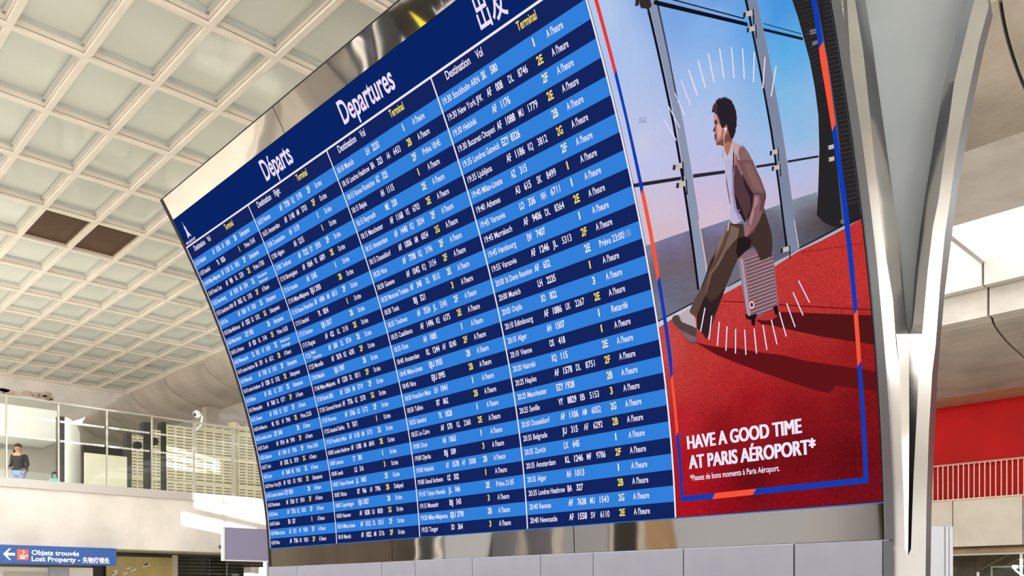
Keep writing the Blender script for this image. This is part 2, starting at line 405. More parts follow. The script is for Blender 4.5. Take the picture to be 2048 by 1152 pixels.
# soffit beyond the end of the coffers, with flaked paint, and the hall's end
b = MB()
c0 = Vector((XE + .1, YE + .32, 8.1)); 
pts = []
NU, NV = 16, 8
for j in range(NV + 1):
    v = j / NV
    for i in range(NU + 1):
        uu = i / NU; xx = c0.x - uu * 14 - v * 2.4
        pts.append((xx, YE + .3 + 1.5 * (1 - math.cos(v * math.pi / 2)) , 8.05 - 1.4 * math.sin(v * math.pi / 2)))
b.add(pts, [(j * (NU + 1) + i, j * (NU + 1) + i + 1, (j + 1) * (NU + 1) + i + 1, (j + 1) * (NU + 1) + i) for j in range(NV) for i in range(NU)])
eo = b.build('trim_7', 'concrete_light', kind='structure', smooth=True)
b = MB()
for k in range(26):      # patches where the paint has flaked off, thin raised crusts
    px, py = random.choice([(random.uniform(2, 30), random.uniform(778, 786)), (random.uniform(28, 62), random.uniform(780, 791)), (random.uniform(70, 102), random.uniform(784, 796))])
    r = ray(px, py)
    # meet the curved soffit
    best = None
    for q in range(60):
        v = q / 60; Y = YE + .3 + 1.5 * (1 - math.cos(v * math.pi / 2)); Z = 8.05 - 1.4 * math.sin(v * math.pi / 2); t = Y / r.y
        if abs(t * r.z - Z) < .05 or best is None or abs(t * r.z - Z) < best[0]: best = (abs(t * r.z - Z), Vector((t * r.x, Y - .02, Z - .01)))
    c = best[1]; s = random.uniform(.05, .14); n = 7
    ring = [c + Vector((math.cos(2 * math.pi * i / n) * s * random.uniform(.8, 2.2), -.02, math.sin(2 * math.pi * i / n) * s * random.uniform(.3, .9))) for i in range(n)]
    b.prism(ring, (0, .06, .0))
b.build('flaked_paint', 'flaked_concrete', eo, kind='stuff')
b = MB(); b.box((-11, 42, FLOOR), (32, 42.4, 9)); b.build('wall_end', 'concrete_vault', kind='structure')

# ------------------------------------------------------------------ right-hand side: red wall, balusters, concrete parapet, shop front
XR = 26.5
b = MB(); b.box((XR + .25, -12, 2.6), (XR + .5, 14, 5.7)); redw = b.build('wall_right', 'red_wall', kind='structure')
b = MB(); b.box((XR + .02, -12, 2.55), (XR + .3, 14, 2.67)); b.build('trim_8', 'red_wall', kind='structure')
rail = thing('balustrade', (XR, 8, 2.67), 'pale metal balustrade with many thin uprights in front of the red wall', 'railing')
b = MB(); b.tube([(XR, -12, 3.72), (XR, 14, 3.72)], .028); b.build('handrail', 'baluster', rail)
b = MB(); b.box((XR - .02, -12, 2.67), (XR + .02, 14, 2.71)); b.build('bottom_rail', 'baluster', rail)
bal = None
for k in range(60):
    y = 6.0 + .141 * k - .5
    if bal is None:
        b = MB(); b.box((XR - .012, y - .013, 2.7), (XR + .012, y + .013, 3.72)); bal = b.build('baluster', 'baluster', rail)
        bal0 = bal.location.copy(); y00 = y
    else:
        o = bal.copy(); C.objects.link(o); o.location = bal0 + Vector((0, y - y00, 0))
b = MB(); b.box((XR + .08, -12, 1.28), (XR + .4, 14, 2.6)); pp = b.build('trim_9', 'concrete_gap', kind='structure')
ys = [-9, -7.4, -5.6, -3.8, -2.0, -.2, 1.6, 3.42, 5.32, 7.22, 9.04, 10.9, 12.7, 14]
for a, c in zip(ys[:-1], ys[1:]):
    b = MB(); b.box((XR, a + .015, 1.32), (XR + .1, c - .015, 2.66)); b.build('parapet_panel', 'parapet', pp)
b = MB(); b.box((XR + .3, -12, 1.14), (XR + .8, 14, 1.3)); b.build('trim_10', 'wood_strip', kind='structure')
shop = thing('shop_front', (XR + .6, 7, FLOOR), 'dark glazed shop front under the pale concrete parapet at right edge', 'shop front')
b = MB(); b.box((XR + .45, -4, 1.08), (XR + .6, 14, 1.15)); b.build('head_rail', 'white_paint', shop)
for a, c in [(3.6, 7.38), (7.42, 9.3), (9.34, 13)]:
    b = MB(); b.box((XR + .5, a, FLOOR), (XR + .53, c, 1.08)); b.build('pane', 'glass', shop)
b = MB(); b.box((XR + .48, 7.37, FLOOR), (XR + .56, 7.43, 1.08)); b.build('post', 'white_paint', shop)
b = MB(); b.box((XR + 2.6, -4, FLOOR), (XR + 2.8, 14, 1.3)); b.build('back_panel', 'shop_dark', shop)
area('shop_light', (XR + 1.6, 7, 1.1), (XR + 1.9, 7, -1), 1, 6, 60)
b = MB(); b.box((XR + .9, 6.2, .72), (XR + 2.4, 8.3, .76)); b.box((XR + .9, 8.26, FLOOR), (XR + .94, 8.3, .72)); b.build('display_shelf', 'coffer_frame', shop)
p = at_x(1956, 1146, XR + .44); b = MB(); b.box((p.x - .02, p.y - .03, FLOOR), (p.x + .02, p.y + .03, .58)); b.build('glass_edge', 'white_paint', shop)
p = at_x(2030, 1137, XR + .3)
lf = thing('wall_lamp', p, 'small curved white lamp arm hanging in front of the shop window', 'lamp')
b = MB(); b.tube([p + Vector((0, .05, .04)), p + Vector((0, -.02, -.06)), p + Vector((0, -.14, -.17)), p + Vector((0, -.3, -.25))], [.035, .03, .028, .02]); b.build('arm', 'white_paint', lf, smooth=True)
b = MB(); b.bevbox(p + Vector((-.03, -.02, 0)), p + Vector((.3, .08, .1)), .012); b.build('bracket', 'white_paint', lf)

# grey cabinet behind the column
Yc = 2.35
pA = ray(1862, 1053) * 9.0; 
cab = thing('cabinet', (pA.x + .1, pA.y - .2, FLOOR), 'plain light grey upright cabinet standing right behind the steel column', 'cabinet')
topz = pA.z
d = Vector((BX[0], AX[0], 0)).normalized()      # across the view
nrm = Vector((fwd.x, fwd.y, 0))
def slab(name, x0, x1, depth, z0, z1, th, material, parent, **kw):
    a = ray(x0, 1184.4) * depth; c = ray(x1, 1184.4) * depth; b = MB()
    b.prism([Vector((a.x, a.y, z0)), Vector((c.x, c.y, z0)), Vector((c.x, c.y, z1)), Vector((a.x, a.y, z1))], nrm * th); o = b.build(name, material, parent, **kw); return fix(o)
slab('body', 1845, 1890, 9.0, FLOOR, topz, .5, 'cabinet_grey', cab)
slab('side_post', 1891, 1897.5, 8.99, FLOOR, topz, .5, 'cabinet_grey', cab)
slab('side_post', 1899, 1906, 9.02, FLOOR, topz, .5, 'cabinet_grey', cab)

# ------------------------------------------------------------------ left: gallery beam, strip, glass screens
YB = 21.9
b = MB(); b.box((-9, YB, 1.07), (17.5, YB + .6, 2.42)); b.build('trim_11', 'concrete_light', kind='structure')
b = MB(); b.box((-9, YB - .05, 2.40), (17.5, YB + .15, 2.60)); b.build('trim_12', 'strip_metal', kind='structure')
b = MB(); b.box((-9, YB + .6, 2.3), (17.5, 42, 2.58)); b.build('floor_gallery', 'floor_tile', kind='structure')
b = MB(); b.box((-9, YB + .6, 1.07), (17.5, 24.6, 1.3)); b.build('trim_13', 'concrete_vault', kind='structure')
px = [5.11 + 1.087 * k for k in range(-1, 8)]
for k in range(len(px) - 1):
    x0, x1 = px[k], px[k + 1]; last = k == len(px) - 2
    g = thing('glass_screen', ((x0 + x1) / 2, YB, 2.6), 'x', 'glass screen', 'glass screens along the gallery edge')
    b = MB(); b.box((x0 + .028, YB + .02, 2.6), (x1 - .004, YB + .032, 4.44)); b.build('pane', 'glass', g)
    b = MB(); b.box((x0, YB - .01, 2.6), (x0 + .028, YB + .05, 4.44)); b.build('post', 'rail_metal', g)
    b = MB(); b.box((x0 + .004, YB, 4.44), (x1 - .004, YB + .05, 4.48)); b.build('top_rail', 'rail_metal', g)
    b = MB()
    for z in (3.57, 4.03):
        for q in range(17):
            xx = x0 + .05 + q * (1.0 / 17); b.box((xx, YB + .012, z - .022), (xx + .042, YB + .019, z + .022))
    b.build('marking_squares', 'dot_white', g, kind='stuff')
    vis = {1: 'glass screen panel at the left end, person walking behind it', 2: 'glass screen panel in front of the curved white panel', 3: 'glass screen panel in front of the low beige board',
            4: 'glass screen panel in front of the left slotted panels', 5: 'glass screen panel with the middle sun streaks behind it', 6: 'last full glass screen panel before the departure board', 0: 'glass screen panel cut by the left edge of the picture'}
    g['label'] = vis.get(k, 'glass screen panel hidden behind the left edge of the departure board')

# gallery background
def fl(name, x0, y0, x1, y1, Y, th, material, parent=None, **kw):
    a = at_y(x0, y1, Y); c = at_y(x1, y0, Y); b = MB(); b.box((a.x, Y, a.z), (c.x, Y + th, c.z)); return b.build(name, material, parent, **kw)
GF = 2.58
bw = fl('wall_bulkhead', -60, 822, 114, 864, 28, 1.5, 'white_paint', kind='structure')
b = MB(); a = at_y(-60, 900, 29.6); c = at_y(118, 900, 29.6); b.box((a.x, 29.6, GF), (c.x, 29.9, 6.0)); b.build('wall_gallery', 'gallery_white', kind='structure')
a = at_y(-40, 893, 29.5); c = at_y(26, 893, 29.5); b = MB(); b.box((a.x, 29.45, GF), (c.x, 29.6, a.z)); dr = b.build('door_1', 'panel_beige', kind='structure')
c2 = at_y(33, 893, 29.5); b = MB(); b.box((c.x, 29.4, GF), (c2.x, 29.58, a.z)); b.build('door_frame', 'dark_frame', dr)
a = at_y(117, 832, 26); c = at_y(130, 832, 26); b = MB(); b.box((a.x, 26, GF), (c.x, 26.25, a.z)); wd = b.build('wall_pier', 'door_dark', kind='structure')
# curved white panel
b = MB(); pts = []; N = 8
a = at_y(130.5, 834, 25.9); c = at_y(168, 856, 25.9)
for i in range(N + 1):
    f = i / N; x = a.x + (c.x - a.x) * f; z = a.z - .34 * f ** 2.0; y = 25.9 + .35 * f * f; pts.append((x, y, z))
n = len(pts)
vs = [(x, y, GF) for x, y, z in pts] + pts + [(x, y + .06, GF) for x, y, z in pts] + [(x, y + .06, z) for x, y, z in pts]
fs = []
for i in range(n - 1):
    fs += [(i, i + 1, n + i + 1, n + i), (2 * n + i, 3 * n + i, 3 * n + i + 1, 2 * n + i + 1), (n + i, n + i + 1, 3 * n + i + 1, 3 * n + i)]
fs += [(0, n, 3 * n, 2 * n), (n - 1, 3 * n - 1, 4 * n - 1, 2 * n - 1)]
b.add(vs, fs); fix(b.build('white_partition', 'white_paint', label='white partition with a curved sloping top behind the glass', cat='partition'))
a = at_y(170, 905, 25.4); c = at_y(254, 905, 25.4)
b = MB(); b.box((a.x, 25.4, GF), (c.x, 25.48, a.z)); b.build('low_partition', 'panel_beige', label='low square beige board behind the glass screens', cat='partition')
# dark recess and slotted panels
b = MB(); a0 = at_y(167, 888, 27.5); c0_ = at_y(262, 888, 27.5); b.box((a0.x, 27.5, GF), (c0_.x, 27.7, a0.z)); b.build('wall_recess', 'dark_frame', kind='structure')
b = MB(); a0 = at_y(253, 878, 26.0); c0_ = at_y(263, 878, 26.0); b.box((a0.x, 26, GF), (c0_.x, 26.3, a0.z + .2)); b.build('wall_post', 'door_dark', kind='structure')
def slotted(x0, x1, ytop, label, cols, Y=26.0, sw=None):
    a = at_y(x0, ytop, Y); c = at_y(x1, ytop, Y); t = thing('slotted_panel', ((a.x + c.x) / 2, Y, GF), label, 'wall panel', 'slotted acoustic panels behind the glass screens')
    z1 = a.z; W = c.x - a.x; ph = (z1 - GF) / 3
    for q in range(3):
        z0 = GF + q * ph; b = MB(); b.box((a.x + .01, Y, z0 + .01), (c.x - .01, Y + .05, z0 + ph - .01)); b.build('panel', 'slot_panel', t)
    b = MB(); sl = W / cols
    rows = int((z1 - GF) / .095)
    for r_ in range(rows):
        zz = GF + .07 + r_ * .095
        if (r_ + 1) % 9 == 0: continue
        for k in range(cols):
            xx = a.x + sl * (k + .5); b.box((xx - sl * .36, Y - .004, zz - .011), (xx + sl * .36, Y + .001, zz + .011))
    b.build('slot', 'slot_dark', t, kind='stuff'); return t
slotted(263, 287, 868, 'narrow slotted panel with the left round speaker', 2)
slotted(302, 322, 858, 'narrow slotted panel with the right round speaker', 2)
slotted(333, 386, 848, 'wide slotted panel left of the tall glass post', 3)
slotted(391, 464, 846, 'wide slotted panel carrying the sun streaks', 4)
slotted(477, 540, 848, 'pale slotted panel beside the edge of the board', 4)
slotted(541, 640, 848, 'slotted panel mostly hidden behind the board', 4)
for x0, x1 in ((287.5, 301.5), (322.5, 332.5), (465, 476)):
    a0 = at_y(x0, 850, 26.1); c0_ = at_y(x1, 850, 26.1); b = MB(); b.box((a0.x, 26.1, GF), (c0_.x, 26.4, a0.z + .1)); b.build('wall_pier', 'dark_frame' if x0 < 400 else 'slot_panel', kind='structure')
for x_, lab in ((275, 'dark round speaker on the left slotted panel'), (308, 'dark round speaker on the right slotted panel')):
    p = at_y(x_, 891 - (8 if x_ > 300 else 0), 25.9); s = thing('wall_speaker', p - Vector((0, 0, .12)), lab, 'speaker', 'round speakers on the slotted panels')
    b = MB(); b.tube([p + Vector((0, .1, 0)), p + Vector((0, -.06, 0))], .115, 20); b.build('body', 'grille_dark', s)
    b = MB(); b.tube([p + Vector((0, -.06, 0)), p + Vector((0, -.075, 0))], [.1, .07], 20); b.build('grille', 'gap_black', s)
# wall above panels and square concrete pier
a0 = at_y(413, 830, 31.5); c0_ = at_y(438, 830, 31.5)
b = MB(); b.box((a0.x, 31.5, 4.4), (c0_.x, 31.9, 7.1)); b.build('wall_fin', 'concrete_vault', kind='structure')
# camera dome
p = at_y(394, 828, 25.5); s = thing('surveillance_camera', p - Vector((0, 0, .2)), 'white dome surveillance camera on a bracket above the glass', 'camera')
bm = bmesh.new(); bmesh.ops.create_uvsphere(bm, u_segments=16, v_segments=10, radius=.12)
me = bpy.data.meshes.new('dome'); bm.to_mesh(me); bm.free(); me.materials.append(M['cctv_white']); o = bpy.data.objects.new('dome', me); C.objects.link(o); o.parent = s; o.location = Vector((0, 0, .2))
b = MB(); b.tube([p + Vector((.05, 0, .02)), p + Vector((.17, 0, -.05)), p + Vector((.17, .1, -.3)), p + Vector((.17, .5, -.42))], .035); b.build('bracket', 'cctv_white', s)
b = MB(); b.tube([p + Vector((-.03, 0, .03)), p + Vector((-.1, -.06, -.06))], [.075, .045], 12); b.build('lens_housing', 'housing_grey', s)
# teal bag beside the dark pier
p = at_y(108, 957, 25.2); p.z = GF
s = thing('bag', p, 'teal bag with dark handle leaning by the dark pier', 'bag')
b = MB(); ws = .21
b.add([p + Vector(v) for v in ((-.2, 0, 0), (.14, 0, .03), (.14, .25, .03), (-.2, .25, 0), (-.05, .06, .5), (.13, .06, .52), (.13, .2, .52), (-.05, .2, .5))], [(0, 3, 2, 1), (4, 5, 6, 7), (0, 1, 5, 4), (1, 2, 6, 5), (2, 3, 7, 6), (3, 0, 4, 7)]); b.build('body', 'teal', s)
b = MB(); b.tube([p + Vector((.0, .13, .5)), p + Vector((-.02, .13, .62)), p + Vector((.05, .13, .68)), p + Vector((.12, .13, .62)), p + Vector((.1, .13, .5))], .035); b.build('handle', 'gap_black', s)

# ------------------------------------------------------------------ under the gallery (left)
YU = 24.6
b = MB(); b.box((-9, YU, FLOOR), (17.5, YU + .3, 1.07)); b.build('wall_under', 'concrete_vault', kind='structure')
def ud(name, x0, x1, ytop, Y, mat_, parent=None, th=.08, **kw):
    a = at_y(x0, ytop, Y); c = at_y(x1, ytop, Y); b = MB(); b.box((a.x, Y, FLOOR), (c.x, Y + th, a.z)); return b.build(name, mat_, parent, **kw)
d1 = ud('door_2', -20, 97, 1133, 23.6, 'white_paint', kind='structure'); ud('door_panel', 7, 94, 1144, 23.57, 'panel_beige', d1, th=.03)
ud('door_3', 99, 137, 1134, 23.5, 'cabinet_grey', kind='structure'); ud('door_4', 138, 186, 1135, 23.55, 'white_paint', kind='structure')
ud('wall_niche', 187, 212, 1130, 23.9, 'dark_frame', kind='structure')
yw = ud('yellow_screen', 213, 345, 1112, 23.7, 'yellow_wall', label='yellow translucent screen wall with painted white reflections under the gallery', cat='partition', th=.06)
b = MB()
for q in range(12):
    xx, yy = random.choice([(random.uniform(250, 268), random.uniform(1128, 1150)), (random.uniform(275, 296), random.uniform(1126, 1136)), (random.uniform(222, 236), random.uniform(1143, 1150))])
    c = at_y(xx, yy, 23.69); r_ = random.uniform(.02, .06)
    b.prism([c + Vector((math.cos(t) * r_ * 1.8, 0, math.sin(t) * r_ * .6 + math.cos(t) * r_)) for t in (0, 1.2, 2.3, 3.3, 4.2, 5.3)], (0, -.006, 0))
b.build('painted_reflection', 'dot_white', yw, kind='stuff')  # pale patches painted as reflections on the yellow screen
ud('wall_post', 345, 356, 1110, 23.7, 'panel_beige', kind='structure')
sh = thing('glazed_booth', (10.5, 23.9, FLOOR), 'dark slatted glazed booth under the gallery beside the grey screen', 'booth')
for k in range(7):
    a = at_y(357, 1109 + k * 7, 24.1); c = at_y(540, 1109, 24.1); b = MB(); b.box((a.x, 24.1, a.z - .06), (c.x, 24.14, a.z)); b.build('slat', 'shop_dark', sh)
b = MB(); b.box((a.x, 24.25, FLOOR), (c.x, 24.3, 1.0)); b.build('back_panel', 'grille_dark', sh)
for x0, x1 in ((357, 420), (421, 540)):
    a = at_y(x0, 1108, 23.6); c = at_y(x1, 1108, 23.6); b = MB(); b.box((a.x + .01, 23.6, FLOOR), (c.x - .01, 23.62, a.z)); b.build('pane', 'glass', sh)
ud('ticket_cabinet', 502, 532, 1134, 23.0, 'white_paint', label='white cabinet top peeking out beside the grey screen', cat='cabinet', th=.45)
ud('wall_pillar', 529, 560, 1122, 22.4, 'cabinet_grey', kind='structure')

# direction sign
a = at_y(-60, 1093, 21.5); c = at_y(233, 1098.5, 21.5); e = at_y(233, 1131.5, 21.5)
sg = thing('direction_sign', ((a.x + c.x) / 2, 21.5, e.z), 'blue lost property direction sign hanging under the gallery edge', 'sign')
b = MB(); b.box((a.x, 21.5, e.z), (c.x, 21.62, c.z + .02)); b.build('board', 'sign_blue', sg)
S_z0, S_z1 = e.z, c.z + .02; sgY = 21.497
def sx(px_): return at_y(px_, 1115, 21.5).x
def szz(py_): return at_y(120, py_, 21.5).z
b = MB()
ar = [(6, 1111), (18, 1100), (22, 1100), (14, 1108.5), (30, 1108.5), (30, 1113.5), (14, 1113.5), (22, 1122), (18, 1122)]
b.prism([Vector((sx(x_), sgY, szz(y_))) for x_, y_ in ar], (0, -.004, 0)); b.build('arrow', 'sign_white', sg)
b = MB(); b.bevbox((sx(34), sgY - .006, szz(1122)), (sx(57), sgY + .002, szz(1101)), .002); ic = b.build('pictogram', 'sign_red', sg)
b = MB()
for (x0_, y0_, x1_, y1_) in ((38, 1112.5, 53, 1114.5), (40, 1116, 50, 1119.5), (45, 1108, 47, 1110)):
    b.box((sx(x0_), sgY - .009, szz(y1_)), (sx(x1_), sgY - .004, szz(y0_)))
b.box((sx(43.5), sgY - .009, szz(1105)), (sx(48.5), sgY - .004, szz(1103.6))); b.box((sx(47.2), sgY - .009, szz(1108)), (sx(48.6), sgY - .004, szz(1103.6)))
b.prism([Vector((sx(x_), sgY - .005, szz(y_))) for x_, y_ in ((53, 1110.5), (56, 1113.5), (53, 1116.5))], (0, -.004, 0))
b.build('symbol', 'sign_white', ic)
ks = [text_request('Objets trouvés', .022, 3), text_request('Lost Property - ', .022, 3), text_request('失物招领处', .02, 2), text_request('H', 0, 2)]
text_resolve()
hv = _tm[ks[3]][0]; CAP = max(v[1] for v in hv)
def flat_text(mb, key, x0, x1, zb, cap, Y, m=0):
    vs, fs = _tm[key]; 
    if not vs: return
    a_, b_ = min(v[0] for v in vs), max(v[0] for v in vs); sx_ = (x1 - x0) / (b_ - a_); sy = cap / CAP
    mb.add([(x0 + (v[0] - a_) * sx_, Y, zb + v[1] * sy) for v in vs], fs, m)
b = MB(); ch = (szz(1101) - szz(1110.5))
flat_text(b, ks[0], sx(63), sx(158), szz(1110.8), ch * .95, sgY - .002); flat_text(b, ks[1], sx(63), sx(160), szz(1123.3), ch * .95, sgY - .002)
flat_text(b, ks[2], sx(165), sx(219), szz(1124), ch * .95, sgY - .002); b.build('lettering', 'sign_white', sg)

# blank screen seen from behind, left of the board
a = at_y(449, 1054, 20.2); c = at_y(549, 1122, 20.2)
ps = thing('information_screen', ((a.x + c.x) / 2, 20.2, c.z), 'blank mauve grey screen panel hanging left of the departure board foot', 'screen')
b = MB(); b.box((a.x, 20.2, c.z), (c.x, 20.32, a.z)); b.build('panel', 'purple_panel', ps)
b = MB(); b.box((a.x - .04, 20.18, c.z - .03), (a.x, 20.30, a.z + .02)); b.build('side_frame', 'cctv_white', ps)
b = MB(); b.box((a.x, 20.17, c.z - .03), (c.x, 20.30, c.z)); b.build('bottom_frame', 'cctv_white', ps)
b = MB(); b.tube([((a.x + c.x) / 2, 20.3, (a.z + c.z) / 2), ((a.x + c.x) / 2, 21.9, (a.z + c.z) / 2)], .05); b.build('bracket', 'housing_grey', ps)

# ------------------------------------------------------------------ THE DEPARTURE BOARD
board = thing('departure_board', (6, 6.9, FLOOR + 2.0), 'huge curved blue departure board with a red travel advert at its right', 'departure board')
b = MB(); patch(b, YL + .07, YR - .005, sk(31.95), sk(-5.98), -.012, back=.1); b.build('housing', 'black_edge', board)
b = MB(); patch(b, YR, YR - .012, sk(31.95), sk(-5.98), -.004, back=.125); fix(b.build('side_cover', 'housing_grey', board))
b = MB(); patch(b, YL + .075, YL + .004, sk(31.95), sk(-5.98), .004, back=.1); fix(b.build('edge_trim', 'black_edge', board, label='black left edge'))
b = MB(); patch(b, YL + .075, YR, sk(-5.98), sk(-6.06), .004, back=.11); fix(b.build('edge_trim', 'black_edge', board, label='black top edge'))
b = MB(); patch(b, YL, YR, sk(30.02), sk(-3.95), -.004, back=.01); fix(b.build('display_backing', 'black_edge', board))
# polished steel bands above and below the display, three plates each
for k0, k1 in ((-3.99, -5.98), (31.95, 30.08)):
    for a, c in ((YL, 8.325), (8.315, 5.415), (5.405, YR + .005)):
        b = MB(); patch(b, a, c, sk(k0), sk(k1), 0.0, step=.03); b.build('mirror_band', 'steel_mirror', board, label='polished mirror band', smooth=True)
b = MB(); patch(b, YL, YR, sk(30.07), sk(30.02), .003, back=.008); b.build('display_lip', 'led_light', board, label='thin pale blue lower lip')

FR, EN = "A l'heure", 'On time'; EB = 'Embarquement'
T1 = """15:10|Helsinki|AY 1576|AF 5000|2B|E
15:30|Istanbul|TK 1826||1|Prévu 15:45
15:40|Milan-Malpensa|AF 1130|DL 8365|2F|E
15:45|Punta Cana|AF 980|KL 2230|2E|Prévu 17:00
15:55|Nuremberg|AF 1010|AM 5704|2G|ED
15:55|Stockholm ARN|AF 1062|KQ 3150|2F|H
15:55|Pau|AF 7604|VN 3920|2G|E
15:55|Bale-Mulhouse|AF 1202|G3 5102|2G|E
16:05|Manchester|EZY 1902||2B|E
16:05|La Havane|AF 820|KL 2146|2E|Prévu 16:20
16:05|Minneapolis|DL 103|AF 3630|2E|ED
16:10|Londres Heathrow|BA 319|AA 6512|2B|H
16:10|Marseille|AF 7100|G3 5101|2F|E
16:10|Londres Heathrow|AF 1280|G3 5102|2E|E
16:10|Miami|AF 692|AZ 2573|2E|E
16:15|Montpellier|AF 7660|DL 8177|2F|H
16:15|Geneve|AF 1342|G3 5237|2F|H
16:20|Ile Maurice|MK 015|AF 7964|2E|Prévu 22:50
16:25|London Luton|EZY 2440||2B|H
16:25|Zurich|AF 1914|AM 5940|2F|H
16:25|Lisbonne|AF 1194|EY 5936|2F|Prévu 16:45
16:25|Turin|AF 1302|DL 8729|2G|H
16:25|Lyon|AF 7640|MK 9160|2G|H
16:30|New York JFK|AF 010|RO 9501|2E|E
16:35|Londres Gatwick|EZY 8334||2B|H
16:35|Bordeaux|AF 7624|EY 5954|2F|H
16:35|Brest|AF 7736|KQ 3303|2F|H
16:45|Dublin|EI 527||1|H
16:50|Milan-Linate|AZ 313|AF 9708|2F|H
16:50|Nice|AF 7706|RO 9501|2F|H"""
T2 = """16:55|Nantes|AF 7730|KQ 3190|2F|O
16:55|Amsterdam|AF 1140|AM 5703|2F|O
17:00|Constantine|AH 1119||1|O
17:00|Algiers|AH 1215||1|O
17:00|Toulouse|AF 7522|EY 5930|2F|O
17:10|Birmingham|AF 1064|VS 6809|2E|O
17:10|Annaba|AH 1545||1|O
17:10|Milan-Malpensa|EJU 2930||2B|O
17:10|Rome Fiumicino|AF 1404|AM 6013|2F|O
17:15|Istanbul|TK 1834||1|O
17:15|Krakow|EJU 3017||2B|O
17:15|Bogota|AF 422|KL 2118|2E|O
17:25|Male/Colombo|AF 268|DL 8734|2E|O
17:25|Marseille|AF 7674|KE 6385|2F|O
17:40|Madrid|EJU 3907||2B|O
17:40|Milan-Malpensa|AF 1230|DL 8311|2F|O
17:50|Berlin BER|AF 1534|AM 5719|2F|O
17:50|Clermont Ferrand|AF 7756|AZ 2578|2G|O
17:55|Florence|AF 1766|G3 5172|2F|O
17:55|Istanbul Sabiha|TK 7671||1|O
17:55|Frankfurt Main|AF 1118|AM 5715|2G|O
18:00|London Heathrow|AF 1180|AM 6041|2E|O
18:00|Larnaca|CY 381||1|O
18:00|Leeds|LS 316||3|O
18:05|Tokyo-Haneda|JL 046D||2E|O
18:05|Vilnius|BT 966|AF 7906|2B|Delayed
18:05|Copenhagen|EJU 3827||2B|O
18:05|Hanover|AF 1838|UU 8838|2G|O
18:10|Milan-Linate|AF 1312|DL 8215|2F|O
18:10|Munich|AF 1822|AM 5716|2F|O"""
T3 = """18:10|Munich|LH 2233||1|H
18:10|Londres Heathrow|BA 323|AA 6433|2B|H
18:15|Rome Fiumicino|AZ 325||2F|Prévu 18:45
18:15|Bejaia|AH 1115||1|H
18:15|Beyrouth|ME 230||2E|H
18:15|Manchester|AF 1168|VS 6703|2E|H
18:15|Amsterdam|AF 1440|KQ 3034|2F|H
18:15|Dusseldorf|AF 1006|AM 6054|2G|H
18:20|Nice|AF 7708|KQ 3196|2F|H
18:30|Geneve|AF 1042|KQ 3154|2F|H
18:30|Montreal Trudeau|AF 348|DL 8515|2E|H
18:30|Tunis|BJ 521||3|H
18:35|Toulouse|AF 7524|JL 5345|2F|H
18:35|Casablanca|AF 1496|KE 6375|2E|H
18:35|Oran|AH 1085||1|H
18:40|Amsterdam|KL 1244|AF 8240|2F|H
18:45|Milan-Linate|EJU 3935||2B|H
18:45|Nice|EJU 3995||2B|H
18:50|Francfort Main|LH 1041||1|H
18:50|Tallinn|BT 862||2B|H
18:55|Istanbul|TK 1828||1|H
18:55|Le Caire|AF 570|KL 2360|2E|H
19:00|Oran|AH 1063||1|H
19:00|Djerba|BJ 509||3|H
19:00|Helsinki|AY 1578|AF 5008|2B|H
19:00|Seoul Incheon|OZ 502||1|H
19:10|Tokyo Haneda|JL 046||2E|Prévu 21:05
19:15|Monastir|BJ 543||3|H
19:20|Milan-Malpensa|EJU 2790||2B|H
19:25|Tanger|3O 364||3|H"""
T4 = """19:30|Stockholm ARN|SK 580||1|H
19:30|New York JFK|AF 008|DL 8746|2E|H
19:30|Helsinki|AF 1176||2F|H
19:30|Bucarest Otopeni|AF 1088|MU 1779|2E|H
19:35|Londres Gatwick|EZY 8326||2B|H
19:35|Ljubljana|AF 1186|KQ 3812|2G|H
19:40|Milan-Linate|AZ 315||2F|H
19:40|Athenes|A3 615|SK 8499|1|H
19:45|Varsovie|LO 336|NH 6711|1|H
19:45|Marrakech|AF 9406|DL 8364|2E|H
19:45|Hambourg|EW 7407||1|H
19:55|Varsovie|AF 1246|JL 5313|2F|H
20:00|St Denis Reunion|AF 652||2E|Prévu 23:00
20:00|Munich|LH 2235||1|H
20:05|Oujda|3O 822||3|H
20:10|Edimbourg|AF 1886|UX 2267|2E|H
20:10|Alger|AH 1507||1|Retardé
20:10|Vienne|OS 418||1|H
20:20|Nairobi|KQ 115||2E|H
20:25|Naples|AF 1578|DL 8751|2F|H
20:25|Manchester|EZY 1928||2B|H
20:25|Seville|VY 8829|IB 5153|3|H
20:30|Dusseldorf|AF 1106|AM 6052|2G|H
20:35|Belgrade|JU 315|AF 6292|2B|H
20:35|Zurich|LX 645||1|H
20:35|Amsterdam|KL 1246|MF 9786|2F|H
20:35|Alger|AH 1013||1|H
20:35|Londres Heathrow|BA 327||2B|H
20:40|Rennes|AF 7638|MU 1543|2G|H
20:40|Newcastle|AF 1558|SV 6110|2E|H"""
cols = [(YL, YD1, T1, 'Vol'), (YD1, YD2, T2, 'Flight'), (YD2, YD3, T3, 'Vol'), (YD3, YR0, T4, 'Vol')]
STAT = {'H': FR, 'O': EN, 'E': EB}
rows = []
LB, BB = .014, .026       # thin and bold weights of the display face
